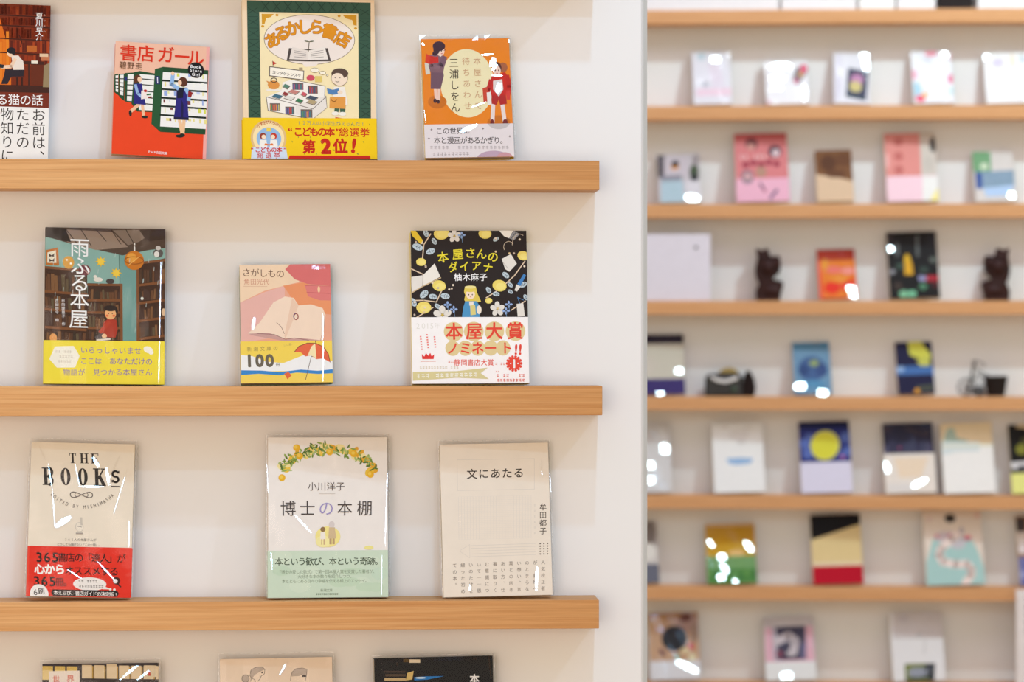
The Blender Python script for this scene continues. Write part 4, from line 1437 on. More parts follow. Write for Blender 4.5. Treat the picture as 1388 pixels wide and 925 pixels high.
make_book('near', (25, 590, 3.94), [(112, 62), (634, 66), (600, 890), (38, 890)], NZ[3],
          'beige book with condensed black capitals and red lower band, in a crinkled clear sleeve',
          art_the_books, T=0.016, yaw=3, cover=(238, 226, 206), spine=(238, 226, 206), side='L', sleeve=True, roll=1.6,
          glints=[([(150, 85), (178, 160)], 14, LB), ([(190, 180), (206, 320)], 9, LC), ([(328, 180), (346, 296)], 10, LC), ([(345, 300), (470, 298)], 14, LB),
                  ([(420, 140), (450, 196)], 26, LC), ([(486, 196), (498, 290)], 22, LC), ([(558, 126), (498, 258)], 13, LB), ([(212, 518), (296, 462)], 40, LC),
                  ([(206, 330), (210, 520)], 5, LB), ([(430, 700), (520, 800)], 12, LC), ([(270, 746), (340, 792)], 10, LB), ([(520, 440), (600, 180)], 4, LB), ([(600, 480), (596, 620)], 8, LA)])


def art_lemon(A):
    rng = A.rng
    A.full((242, 236, 230))
    # leafy arch with yellow fruit
    YL = [(246, 206, 70), (250, 226, 130), (240, 180, 50), (250, 236, 170)]
    GRN = [(120, 150, 60), (150, 176, 90), (90, 120, 50), (176, 196, 120)]
    for k in range(36):
        f = k / 35
        a = R(196 + 148 * f)
        x = 362 + 240 * math.cos(a) + rng.uniform(-16, 16); y = 256 + 158 * math.sin(a) + rng.uniform(-16, 16) + (8 if 0.4 < f < 0.6 else 0)
        A.ell(x, y, rng.uniform(14, 30), rng.uniform(10, 22), rng.choice(YL), 14, rng.uniform(0, 180))
    for k in range(120):
        f = rng.random()
        a = R(194 + 152 * f)
        rr = rng.uniform(-34, 30)
        x = 362 + (240 + rr) * math.cos(a); y = 256 + (158 + rr) * math.sin(a)
        A.ell(x, y, rng.uniform(8, 17), rng.uniform(3, 6), rng.choice(GRN), 10, rng.uniform(0, 180), step=(k % 8 == 0))
    for x, y in ((128, 252), (205, 96), (374, 118), (498, 128), (584, 236), (220, 140)):
        A.ell(x, y, 18, 18, (246, 190, 40)); A.ell(x - 4, y - 4, 9, 9, (250, 214, 90))
    A.text('小川洋子', 284, 298, 48, (92, 80, 78), 48.5)
    A.line([(320, 336), (402, 336)], 2, (200, 190, 180))
    for c, x, co in (('博', 158, (70, 62, 62)), ('士', 258, (70, 62, 62)), ('の', 356, (160, 150, 200)), ('本', 452, (70, 62, 62)), ('棚', 556, (70, 62, 62))):
        A.ch(c, x, 412, 84, co)
    A.ell(364, 560, 66, 54, (250, 236, 150)); A.ell(340, 585, 40, 30, (250, 240, 170))
    A.ell(338, 522, 13, 13, (150, 120, 80)); A.poly([(326, 536), (350, 536), (352, 574), (324, 574)], (244, 238, 226)); A.line([(332, 574), (332, 600)], 5, (200, 160, 130)); A.line([(344, 574), (344, 600)], 5, (200, 160, 130))
    A.ell(384, 498, 15, 19, (220, 210, 206)); A.poly([(370, 512), (400, 512), (408, 570), (366, 570)], (214, 190, 150)); A.rect(372, 570, 384, 600, (190, 160, 120)); A.rect(388, 570, 400, 600, (190, 160, 120))
    A.ell(580, 618, 24, 10, (246, 236, 150))
    A.begin_band(632, (206, 224, 202))
    A.full((206, 224, 202))
    for k in range(12):
        A.ell(rng.uniform(90, 650), rng.uniform(650, 860), rng.uniform(30, 70), rng.uniform(16, 36), rng.choice([(198, 220, 194), (212, 228, 206), (200, 222, 200)]), 18)
    A.text('本という歓び、本という奇跡。', 106, 688, 44, (60, 76, 56), 40.6, 0, 0, 0.012)
    GG = (130, 146, 122)
    A.text('『博士の愛した数式』で第一回本屋大賞を受賞した著者が、', 108, 742, 21, GG, 19.4)
    A.text('大好きな本の数々を紹介しつつ、', 214, 766, 21, GG, 19.8)
    A.text('本とともにある日々の幸福を伝える極上のエッセイ。', 130, 790, 21, GG, 19.2)
    A.text('新潮文庫', 332, 838, 17, GG, 16)
    A.dashes(304, 858, 12, 12, GG, 10, rng)


make_book('near', (350, 585, 3.853), [(60, 42), (668, 42), (686, 876), (47, 876)], NZ[3],
          'white book with yellow fruit garland and pale green band, middle of the lower row',
          art_lemon, T=0.016, yaw=5, cover=(242, 236, 230), spine=(238, 230, 222), sleeve=True, roll=0.2,
          glints=[([(190, 446), (276, 540)], 16, LC), ([(672, 90), (664, 610)], 7, LA), ([(648, 660), (648, 860)], 5, LA), ([(66, 640), (68, 730)], 10, LB), ([(52, 180), (54, 330)], 4, LA)])


def art_text_page(A):
    rng = A.rng
    BG = (240, 228, 212)
    A.full(BG)
    LG = (222, 212, 200)
    A.line([(142, 146), (554, 146), (554, 312), (142, 312)], 2.5, LG, closed=True)
    A.text('文にあたる', 220, 224, 58, (60, 50, 44), 62.5, -0.6, 0, 0.014)
    for k in range(26):
        A.line([(146 + k * 15.6, 346), (146 + k * 15.6, 576)], 2, (228, 218, 206), step=(k == 0))
    for k in range(24):
        A.line([(146, 346 + k * 10), (536, 346 + k * 10)], 1.2, (232, 222, 210), step=(k == 0))
    for k in range(5):
        A.line([(210, 610 + k * 15), (562, 606 + k * 15)], 2.4, LG)
    A.line([(150, 636), (204, 604), (204, 676), (150, 640)], 2, LG)
    for k in range(6):
        A.dashes(556, 400 + k * 30, 1, 12, LG, 10, rng)
    DK = (74, 64, 58)
    A.vtext('牟田都子', 600, 410, 40, DK, dy=43, bold=0.01)
    for x, n in ((584, 5), (604, 5), (624, 5)):
        for k in range(n):
            A.rect(x - 3, 604 + k * 14, x + 4, 610 + k * 14, DK, k == 0)
    cols = ['人気校正者', 'が、書物へ', 'のとまらな', 'い想い、言', '葉との向き', 'あい方、仕', '事に取りく', 'む意識につ', 'いて──思', 'いのたけを', '綴った初め', 'ての本。']
    for k, cst in enumerate(cols):
        A.vtext(cst, 600 - k * 43.5, 708 + k * 0.6, 24, (130, 120, 112), dy=35)


make_book('near', (585, 590, 3.94), [(50, 62), (626, 60), (652, 884), (60, 884)], NZ[3],
          'cream book with sparse text and grid lines, in clear sleeve, rightmost of lower row',
          art_text_page, T=0.015, yaw=4, cover=(240, 228, 212), spine=(238, 228, 214), sleeve=True, roll=-0.8,
          glints=[([(590, 156), (592, 236)], 10, LA), ([(566, 730), (560, 860)], 22, LA), ([(624, 50), (640, 330)], 4, LA), ([(204, 820), (200, 850)], 12, LB)])

# ------------------------------------------------------------------ near books, lowest row (mostly below the frame)


def art_spines(A):
    A.full((52, 42, 40))
    for k in range(10):
        x = 140 + k * 112 if k < 3 else 502 + (k - 3) * 113
        if k < 3:
            A.rect(x, 262, x + 96, 390, (236, 214, 140) if k else (232, 206, 140)); A.rect(x, 262, x + 96, 300, (214, 180, 80))
        else:
            A.rect(x, 246 - (12 if k == 5 else 0), x + 92, 372, (226, 204, 166)); A.rect(x + 92, 255, x + 104, 372, (190, 150, 60))
    A.rect(1070, 240, 1180, 350, (222, 204, 170)); A.poly([(1104, 340), (1122, 280), (1134, 340)], (200, 70, 50))
    A.poly([(200, 312), (480, 300), (490, 1600), (200, 1600)], (238, 226, 214))
    A.text('世界', 266, 384, 70, (220, 120, 100), 130, -6, 0, 0.02)
    A.text('の本屋', 266, 460, 70, (220, 120, 100), 100, -6, 0, 0.02)
    for r2 in range(5):
        for k in range(6):
            x = 502 + k * 113
            A.rect(x, 420 + r2 * 180, x + 92, 560 + r2 * 180, (226, 204, 166))


make_book('near', (40, 870, 6.94), [(140, 245), (1204, 214), (1196, 1612), (130, 1612)], NZ[4],
          'dark covered book showing pale book spines, in clear sleeve, bottom left edge',
          art_spines, T=0.016, yaw=3, cover=(52, 42, 40), spine=(206, 176, 140), sleeve=True,
          glints=[([(812, 186), (838, 190)], 20, LB), ([(1070, 190), (850, 382)], 34, LC), ([(1120, 290), (1010, 382)], 30, LC), ([(1174, 236), (1160, 382)], 14, LA)], flap=0.0045)


def art_heads(A):
    A.full((240, 218, 194))
    LN = (130, 116, 106)
    A.poly([(432, 380), (428, 300), (470, 268), (540, 264), (568, 290), (548, 296), (520, 310), (470, 340), (450, 370), (420, 420)], (190, 172, 156))
    A.line([(430, 330), (440, 290), (480, 266), (544, 264), (566, 290), (560, 330), (528, 352), (524, 372), (500, 396)], 5, LN); A.line([(424, 340), (440, 368), (470, 382), (480, 420)], 5, LN)
    A.ell(386, 372, 34, 36, (190, 172, 156)); A.ring(386, 372, 34, 36, 5, LN); A.ell(540, 316, 8, 8, (80, 70, 66))
    A.poly([(806, 352), (816, 318), (850, 288), (900, 282), (948, 292), (958, 330), (940, 366), (910, 340)], (190, 172, 156))
    A.line([(802, 400), (806, 352), (820, 314), (856, 286), (910, 280), (956, 294), (952, 340), (940, 400)], 5, LN); A.line([(806, 356), (880, 352), (912, 340)], 4, LN)
    A.rect(910, 350, 946, 366, (70, 60, 58))
    A.poly([(360, 420), (520, 410), (560, 700), (320, 700)], (200, 182, 166)); A.poly([(780, 430), (960, 420), (1010, 700), (740, 700)], (180, 164, 152))


make_book('near', (280, 870, 6.94), [(150, 184), (1190, 180), (1196, 1612), (146, 1612)], NZ[4],
          'cream book with two line drawn heads, in clear sleeve, middle of bottom edge',
          art_heads, T=0.014, yaw=3, cover=(240, 218, 194), spine=(236, 226, 214), sleeve=True,
          glints=[([(770, 222), (702, 342)], 22, LC), ([(214, 160), (236, 166)], 20, LB), ([(172, 182), (198, 180)], 12, LB), ([(656, 186), (676, 192)], 12, LB), ([(1010, 140), (1080, 150)], 12, LB)], flap=0.006)


def art_black(A):
    A.full((26, 23, 24))
    A.rect(478, 190, 578, 222, (226, 206, 174)); A.rect(420, 186, 474, 216, (90, 66, 24))
    A.poly([(454, 320), (516, 300), (500, 382), (440, 390)], (214, 182, 110)); A.rect(250, 330, 440, 352, (84, 66, 50)); A.rect(240, 368, 440, 392, (196, 168, 120)); A.rect(236, 300, 440, 316, (70, 54, 46))
    A.poly([(520, 360), (630, 352), (800, 350), (640, 384), (520, 390)], (40, 120, 190)); A.ell(580, 366, 50, 9, (206, 226, 240))
    A.rect(230, 420, 820, 900, (60, 46, 36))
    A.vtext('本屋', 1086, 376, 92, (236, 232, 228), dy=110, bold=0.03)


make_book('near', (490, 870, 6.94), [(146, 182), (1262, 152), (1262, 1612), (150, 1612)], NZ[4],
          'black book in a glossy clear sleeve, rightmost at the bottom edge of the near shelves',
          art_black, T=0.018, yaw=5, cover=(26, 23, 24), spine=(24, 22, 24), sleeve=True,
          glints=[([(1222, 150), (1240, 400)], 20, LA), ([(1030, 146), (1110, 138)], 18, LB), ([(1170, 144), (1192, 140)], 10, LB), ([(1076, 186), (1110, 184)], 10, LB), ([(836, 158), (848, 160)], 8, LB), ([(356, 214), (364, 262)], 14, LA), ([(156, 210), (158, 300)], 8, LA), ([(304, 246), (308, 270)], 8, LB)], flap=0.003)

# ------------------------------------------------------------------ far wall: books
V = {}
for nm, x, y in (('0L', 868, 0), ('0R', 1128, 0), ('2L', 868, 165), ('2R', 1128, 165), ('3L', 868, 300), ('3R', 1128, 300), ('4L', 868, 430), ('4R', 1128, 430),
                 ('5L', 868, 560), ('5R', 1128, 560), ('6L', 868, 690), ('6R', 1128, 690), ('7L', 868, 800), ('7R', 1128, 800)):
    V[nm] = (x, y, 5.338)


def far(v, quad, row, label, art, glints=(), **kw):
    kw.setdefault('T', 0.013); kw.setdefault('yaw', 3); kw.setdefault('sleeve', bool(glints))
    return make_book('far', V[v], quad, FZ[row], label, art, glints=glints, gsize=0.006, flap=kw.pop('flap', 0.0), **kw)


def plain(c, extra=None):
    def f(A):
        A.full(c)
        if extra:
            extra(A)
    return f


WB = (238, 236, 238)
# white boxes and one black box on the top shelf: only their feet are in the photo


def slip_box(px0, px1, yb, c, label, h=0.17, t=0.03):
    a = at_far(px0, yb, FAR_DEPTH - 0.012); e = at_far(px1, yb, FAR_DEPTH - 0.012)
    w = (e - a).length
    mid = (a + e) / 2 + NB * (t / 2); mid.z = FZ[0] + 0.0003
    root = empty('slip_box', mid, (0, 0, -BANG))
    tag(root, label, 'box', 'boxes on the top far shelf')
    b = MB(); b.box((-w / 2, -t / 2, 0), (w / 2, t / 2, h * 0.62), ink(c)); b.build('case', root, bevel=0.0015)
    b = MB(); b.box((-w / 2 - 0.001, -t / 2 - 0.001, h * 0.62), (w / 2 + 0.001, t / 2 + 0.001, h), ink(c)); b.build('lid', root, bevel=0.0015)


slip_box(866, 1056, 12, WB, 'wide plain white box foot at the top edge, leftmost on the far wall', 0.2)
slip_box(1059, 1161, 12, WB, 'white box foot at the top edge, second from the left on the far wall')
slip_box(1164, 1213, 12, (244, 244, 244), 'narrow bright white box foot at the top edge of the far wall')
slip_box(1216, 1268, 12, WB, 'white box foot at the top edge, just left of the black one')
slip_box(1272, 1319, 11, (40, 34, 34), 'black box foot at the top edge of the far wall')
slip_box(1325, 1412, 11, WB, 'white box foot at the top edge, right of the black one')


def _(A):
    A.ell(430, 420, 30, 30, (190, 206, 214)); A.rect(400, 655, 660, 710, (236, 208, 220)); A.ell(460, 625, 24, 20, (180, 180, 190)); A.poly([(470, 480), (560, 470), (600, 640), (520, 650)], (226, 216, 226))


far('0L', [(362, 392), (622, 404), (670, 768), (384, 770)], 1, 'white book with a pale pink stripe, leftmost sleeved book on the second far shelf', plain((226, 224, 230), _),
    [([(500, 450), (556, 456)], 40)])


def _(A):
    A.poly([(1120, 520), (1180, 480), (1210, 540), (1140, 640), (1100, 600)], (120, 110, 110)); A.ell(1180, 520, 28, 30, (226, 90, 120)); A.ell(1160, 560, 16, 16, (230, 170, 90)); A.ell(1130, 606, 16, 20, (220, 120, 150)); A.rect(900, 740, 940, 768, (226, 190, 200))


far('0L', [(905, 455), (1200, 460), (1232, 770), (910, 770)], 1, 'white book with a small colourful corner picture, in a strongly glinting sleeve', plain((236, 234, 236), _),
    [([(945, 500), (1085, 500)], 50), ([(945, 590), (1040, 590)], 50), ([(960, 650), (1020, 650)], 34), ([(1190, 650), (1190, 745)], 24)])


def _(A):
    A.poly([(130, 505), (282, 530), (240, 740), (104, 712)], (60, 62, 84)); A.ell(190, 590, 46, 40, (190, 130, 170)); A.ell(176, 640, 44, 40, (206, 190, 120)); A.poly([(108, 690), (240, 720), (240, 740), (104, 714)], (30, 60, 66)); A.poly([(40, 410), (80, 410), (70, 700), (30, 760)], (214, 210, 222))


far('0R', [(22, 400), (300, 402), (262, 762), (26, 762)], 1, 'white book with a tilted dark picture on its cover, second far shelf', plain((226, 224, 230), _),
    [([(235, 425), (285, 420)], 30), ([(245, 470), (280, 470)], 36), ([(250, 508), (280, 508)], 24)])


def _(A):
    A.ell(735, 405, 44, 20, (230, 130, 150)); A.ell(604, 556, 22, 36, (236, 170, 190)); A.poly([(592, 620), (630, 610), (660, 680), (600, 720)], (170, 210, 226)); A.ell(640, 730, 36, 26, (236, 70, 110)); A.ell(676, 704, 18, 24, (240, 190, 110)); A.ell(868, 592, 20, 34, (230, 110, 150)); A.ell(872, 680, 14, 28, (190, 220, 224)); A.ell(880, 430, 16, 40, (240, 190, 200)); A.poly([(650, 425), (740, 440), (720, 475)], (206, 206, 216))


far('0R', [(592, 392), (872, 388), (890, 766), (592, 766)], 1, 'white book with pink and blue flowers round its edge, second far shelf', plain((236, 236, 240), _),
    [([(815, 420), (845, 420)], 40)])


def _(A):
    A.ell(1224, 470, 44, 34, (214, 204, 236)); A.ell(1328, 460, 24, 50, (240, 226, 206)); A.rect(1380, 420, 1420, 480, (200, 210, 214)); A.ell(1460, 470, 40, 30, (220, 220, 240))


far('0R', [(1120, 400), (1500, 404), (1500, 766), (1126, 766)], 1, 'white book with pale pastel dots, rightmost on the second far shelf', plain((240, 238, 238), _),
    [([(1130, 432), (1156, 432)], 34)])


def _(A):
    A.rect(120, 250, 172, 420, (90, 84, 88)); A.rect(172, 270, 340, 400, (200, 190, 196)); A.ell(252, 322, 30, 24, (30, 26, 34)); A.ell(250, 344, 28, 20, (226, 150, 50)); A.ell(250, 332, 18, 12, (60, 50, 50)); A.rect(150, 404, 300, 445, (140, 140, 150))
    A.poly([(150, 445), (310, 445), (320, 600), (150, 600)], (176, 200, 210)); A.ell(390, 390, 34, 60, (70, 86, 60)); A.ell(392, 430, 30, 28, (30, 36, 34)); A.ell(400, 300, 24, 40, (150, 140, 140)); A.rect(326, 450, 440, 600, (216, 212, 216))


far('2L', [(118, 250), (426, 262), (440, 600), (136, 600)], 2, 'small grey blue book with an orange and black bird, left of the rose pink book', plain((196, 188, 192), _),
    [([(330, 570), (420, 580)], 62)])


def _(A):
    A.rect(690, 105, 1080, 150, (196, 96, 96)); A.ell(816, 180, 44, 46, (120, 70, 76)); A.ell(812, 200, 28, 26, (206, 150, 140)); A.ell(984, 240, 48, 44, (70, 50, 64)); A.ell(990, 250, 28, 26, (226, 200, 206))
    A.dashes(740, 275, 6, 34, (230, 200, 196), 34, A.rng)
    for k in range(5):
        A.ell(770 + k * 56, 330 - (k % 2) * 12, 26, 20, (150, 50, 70))
    A.ell(780, 415, 46, 48, (150, 120, 130)); A.ell(782, 425, 30, 30, (216, 170, 170)); A.ell(880, 385, 40, 40, (180, 140, 120))
    A.begin_band(432, (232, 176, 196)); A.full((232, 176, 196))
    A.line([(870, 470), (900, 520)], 18, (120, 90, 110)); A.line([(990, 520), (940, 580)], 20, (110, 90, 120)); A.line([(890, 510), (910, 530)], 10, (160, 60, 80)); A.ell(780, 430, 44, 40, (150, 130, 140))


far('2L', [(690, 104), (1072, 104), (1082, 600), (700, 600)], 2, 'rose pink book with round portraits and a paler pink band, third far shelf', plain((214, 128, 130), _), T=0.018)


def _(A):
    A.poly([(1270, 225), (1560, 225), (1560, 460), (1440, 430), (1270, 400)], (120, 78, 44)); A.ell(1370, 320, 60, 60, (90, 54, 30)); A.ell(1480, 300, 60, 50, (104, 64, 36)); A.ell(1420, 400, 80, 30, (100, 62, 36))


far('2L', [(1272, 228), (1540, 226), (1546, 600), (1286, 600)], 2, 'small brown and tan book between the two pink books on the third far shelf', plain((214, 184, 152), _), T=0.018)


def _(A):
    A.poly([(640, 90), (790, 90), (790, 440), (650, 440)], (206, 196, 186)); A.ell(734, 190, 22, 56, (50, 42, 42)); A.ell(700, 330, 40, 60, (196, 188, 178))
    for y in (165, 270, 370):
        A.ell(488, y, 34, 34, (196, 110, 104))
    A.ell(404, 300, 14, 60, (240, 180, 176))
    A.begin_band(415, (242, 206, 216)); A.full((242, 206, 216))
    A.poly([(656, 420), (790, 420), (790, 610), (656, 610)], (234, 232, 228)); A.poly([(782, 480), (720, 580), (700, 610), (790, 610)], (244, 232, 150))


far('2R', [(388, 104), (746, 100), (774, 598), (400, 598)], 2, 'salmon pink book with a grey right third and pale pink band, third far shelf', plain((222, 144, 136), _), T=0.018)


def _(A):
    A.poly([(1040, 230), (1170, 235), (1168, 380), (1040, 380)], (110, 160, 112)); A.ell(1120, 340, 30, 26, (206, 220, 190)); A.poly([(1050, 380), (1330, 372), (1330, 490), (1050, 505)], (132, 156, 176)); A.poly([(1054, 384), (1100, 384), (1096, 500), (1054, 505)], (44, 76, 150)); A.poly([(1100, 500), (1330, 480), (1290, 560), (1120, 560)], (178, 204, 236))


far('2R', [(1040, 232), (1326, 234), (1340, 598), (1040, 598)], 2, 'green, cream and blue picture book, rightmost on the third far shelf', plain((214, 206, 200), _),
    [([(1236, 214), (1290, 214)], 40), ([(1280, 560), (1320, 560)], 44)])


def _(A):
    A.poly([(1272, 215), (1570, 215), (1570, 300), (1272, 300)], (170, 44, 16)); A.poly([(1290, 300), (1550, 300), (1550, 570), (1300, 570)], (236, 130, 40))
    A.ell(1400, 370, 60, 26, (240, 120, 110)); A.ell(1500, 380, 50, 26, (244, 150, 140)); A.ell(1390, 500, 60, 46, (240, 50, 30)); A.ell(1500, 480, 50, 50, (238, 60, 30)); A.ell(1440, 440, 70, 24, (240, 150, 50)); A.ell(1330, 330, 24, 40, (236, 160, 50)); A.poly([(1272, 300), (1300, 300), (1330, 590), (1290, 590)], (240, 90, 60))


far('3L', [(1270, 220), (1544, 220), (1570, 580), (1300, 580)], 3, 'small orange red book beside the left carved figurine on the far wall', plain((238, 76, 40), _),
    [([(1500, 510), (1550, 520)], 46), ([(1520, 560), (1560, 570)], 34)])


def _(A):
    rng = A.rng
    A.ell(552, 300, 24, 44, (226, 180, 40)); A.poly([(530, 310), (584, 310), (594, 405), (530, 405)], (226, 170, 40))
    for x, y, r2, c in ((440, 380, 22, (150, 150, 156)), (500, 340, 30, (60, 80, 70)), (520, 540, 34, (130, 190, 150)), (580, 540, 32, (120, 190, 150)), (660, 490, 30, (80, 130, 100)), (670, 370, 34, (50, 66, 60)), (740, 300, 30, (90, 96, 90)), (480, 480, 30, (70, 56, 50)), (750, 480, 26, (80, 30, 36))):
        A.ell(x, y, r2, r2 * .8, c)
    A.rect(680, 412, 790, 455, (170, 40, 54)); A.poly([(630, 410), (690, 420), (680, 450), (630, 450)], (150, 150, 190))
    for k in range(6):
        A.ell(628, 130 + k * 26, 10, 9, (130, 136, 136)); A.ell(484, 190 + k * 18, 12, 7, (120, 124, 126)) if k < 5 else None


far('3R', [(404, 98), (764, 94), (780, 572), (420, 572)], 3, 'black book with small yellow figure, between the orange book and right figurine', plain((22, 20, 22), _),
    [([(410, 150), (450, 150)], 50), ([(420, 220), (450, 220)], 40)], T=0.016)


def _(A):
    A.rect(-100, 140, 330, 208, (34, 22, 44)); A.ell(60, 360, 60, 70, (206, 198, 184)); A.begin_band(462, (60, 48, 110)); A.full((60, 48, 110))


far('4L', [(-40, 142), (326, 142), (324, 572), (-40, 572)], 4, 'navy and cream book half hidden behind the end of the near wall, fifth far shelf', plain((204, 198, 182), _),
    [([(262, 408), (308, 408)], 50), ([(120, 570), (164, 566)], 24)])


def _(A):
    A.ell(1250, 390, 100, 90, (70, 100, 150)); A.ell(1190, 400, 40, 40, (50, 76, 126)); A.ell(1320, 400, 44, 50, (60, 84, 136)); A.ell(1268, 350, 34, 24, (150, 170, 110)); A.rect(1120, 210, 1370, 250, (80, 130, 160)); A.ell(1240, 500, 110, 30, (90, 150, 190))


far('4L', [(1112, 196), (1382, 198), (1390, 572), (1118, 572)], 4, 'medium blue book right of the camera ornament on the far wall', plain((112, 152, 184), _),
    [([(1266, 214), (1306, 214)], 40), ([(1120, 515), (1196, 515)], 66), ([(1290, 566), (1352, 566)], 52)])


def _(A):
    A.poly([(545, 200), (640, 195), (720, 300), (690, 350), (560, 290)], (206, 204, 80)); A.poly([(610, 340), (700, 290), (710, 380), (650, 380)], (196, 196, 90)); A.poly([(460, 370), (730, 370), (740, 430), (470, 435)], (70, 110, 170)); A.ell(494, 392, 30, 22, (140, 170, 210)); A.poly([(610, 510), (730, 500), (730, 550), (600, 550)], (70, 74, 66)); A.ell(616, 545, 20, 16, (230, 160, 40)); A.ell(740, 400, 16, 60, (90, 130, 190))


far('4R', [(450, 200), (718, 196), (745, 568), (480, 568)], 4, 'navy and yellow book left of the wire tricycle on the far wall', plain((32, 30, 62), _), T=0.016)


def _(A):
    A.rect(-100, 90, 240, 160, (214, 210, 208)); A.ell(160, 220, 50, 90, (226, 226, 226)); A.ell(100, 460, 60, 80, (226, 226, 228))


far('5L', [(-120, 90), (222, 88), (232, 596), (-120, 596)], 5, 'white book in crumpled shiny sleeve beside the near wall end, sixth far shelf', plain((218, 216, 216), _),
    [([(60, 196), (110, 190)], 50), ([(160, 280), (210, 280)], 90), ([(60, 400), (100, 400)], 60), ([(60, 510), (96, 510)], 60), ([(120, 165), (150, 180)], 30)])


def _(A):
    A.poly([(620, 350), (720, 345), (815, 352), (800, 388), (700, 398), (640, 388)], (150, 186, 226)); A.ell(710, 180, 70, 40, (226, 224, 224)); A.rect(700, 220, 760, 246, (214, 212, 212)); A.rect(580, 110, 640, 130, (226, 222, 222)); A.rect(740, 120, 800, 140, (220, 218, 218))


far('5L', [(520, 92), (872, 92), (912, 596), (530, 596)], 5, 'white book with a single pale blue oval, sixth far shelf', plain((236, 236, 236), _), T=0.018)


def _(A):
    for x, y, r2 in ((1190, 240, 40), (1210, 310, 40), (1480, 200, 40), (1500, 300, 36), (1220, 190, 26), (1460, 330, 30)):
        A.ell(x, y, r2, r2, (90, 110, 180))
    A.ell(1332, 255, 104, 108, (220, 218, 110)); A.ell(1330, 258, 92, 96, (224, 220, 70)); A.ell(1460, 340, 16, 10, (200, 70, 120)); A.rect(1150, 80, 1520, 130, (26, 28, 70))
    A.begin_band(375, (218, 214, 234)); A.full((218, 214, 234))


far('5L', [(1146, 80), (1494, 80), (1546, 596), (1160, 596)], 5, 'night blue book with a big yellow moon and pale lilac band', plain((44, 50, 120), _), T=0.018)


def _(A):
    rng = A.rng
    for k in range(9):
        A.rect(370 + k * 38, 190 + rng.uniform(0, 60), 400 + k * 38, 312, rng.choice([(70, 72, 100), (84, 82, 112), (58, 56, 84)]), k == 0)
    A.ell(480, 266, 8, 8, (200, 60, 100))
    A.begin_band(310, (242, 232, 222)); A.full((242, 232, 222))
    A.poly([(440, 340), (690, 340), (640, 480), (480, 480)], (246, 224, 198)); A.rect(400, 520, 600, 580, (232, 226, 222))


far('5R', [(354, 90), (704, 92), (762, 590), (386, 590)], 5, 'book with a dark city skyline above a cream band, sixth far shelf', plain((40, 38, 60), _),
    [([(360, 132), (420, 132)], 70), ([(510, 126), (620, 176)], 44), ([(636, 172), (690, 172)], 52), ([(580, 545), (680, 500)], 40), ([(380, 370), (400, 440)], 30)], T=0.016)


def _(A):
    A.poly([(780, 90), (1140, 90), (1150, 250), (780, 240)], (234, 214, 178)); A.poly([(822, 150), (850, 120), (880, 130), (900, 200), (980, 220), (960, 246), (800, 240)], (170, 190, 176)); A.poly([(790, 225), (1060, 235), (1060, 300), (900, 300), (800, 320)], (214, 224, 226))
    A.rect(780, 250, 1160, 265, (226, 226, 206))


far('5R', [(784, 88), (1134, 90), (1192, 598), (806, 598)], 5, 'cream and white book with a faint green island drawing, sixth far shelf', plain((240, 238, 236), _), T=0.018)


def _(A):
    A.poly([(1330, 120), (1500, 150), (1500, 110), (1340, 100)], (214, 190, 150)); A.ell(1370, 280, 40, 40, (130, 130, 50)); A.ell(1400, 220, 40, 30, (70, 70, 40)); A.poly([(1290, 370), (1420, 365), (1420, 430), (1300, 420)], (206, 204, 206)); A.ell(1380, 410, 40, 14, (50, 50, 56))
    A.begin_band(450, (232, 232, 140)); A.full((232, 232, 140))


far('5R', [(1274, 100), (1600, 100), (1640, 596), (1306, 596)], 5, 'black book with a pale yellow band, cut by the right edge of the photo', plain((26, 24, 22), _), T=0.018)


def _(A):
    A.ell(80, 200, 40, 90, (130, 120, 116)); A.rect(-200, 300, 150, 420, (206, 200, 196)); A.rect(-200, 420, 150, 560, (104, 106, 120)); A.ell(70, 330, 50, 60, (226, 222, 216))


far('6L', [(-220, 108), (130, 112), (140, 556), (-220, 556)], 6, 'grey and white book almost hidden behind the end of the near wall, seventh far shelf', plain((180, 172, 168), _))


def _(A):
    A.rect(480, 128, 850, 145, (226, 190, 150)); A.poly([(480, 240), (560, 290), (850, 240), (850, 360), (480, 360)], (214, 166, 40)); A.ell(700, 340, 60, 24, (240, 200, 130))
    A.begin_band(362, (120, 166, 104)); A.full((120, 166, 104))
    A.poly([(480, 450), (850, 450), (850, 560), (480, 560)], (80, 140, 66))
    for k in range(8):
        A.ell(500 + k * 46, 480 + (k % 3) * 16, 24, 18, (60, 120, 50) if k % 2 else (104, 160, 80))


far('6L', [(480, 126), (824, 124), (850, 556), (484, 556)], 6, 'mustard yellow book with a green band, in a glinting sleeve, seventh far shelf', plain((204, 150, 10), _),
    [([(760, 260), (810, 330)], 44), ([(570, 370), (616, 370)], 52), ([(590, 420), (630, 480)], 44), ([(560, 515), (606, 510)], 44), ([(500, 250), (530, 290)], 24), ([(670, 535), (700, 548)], 20)], T=0.016)


def _(A):
    A.poly([(1240, 240), (1600, 130), (1640, 130), (1640, 430), (1240, 430)], (226, 202, 148)); A.rect(1240, 400, 1640, 430, (230, 212, 180))
    A.begin_band(428, (192, 8, 40)); A.full((192, 8, 40))


far('6L', [(1238, 62), (1588, 60), (1620, 556), (1250, 556)], 6, 'book in bold black, cream and crimson bands, seventh far shelf', plain((20, 16, 16), _), T=0.018)


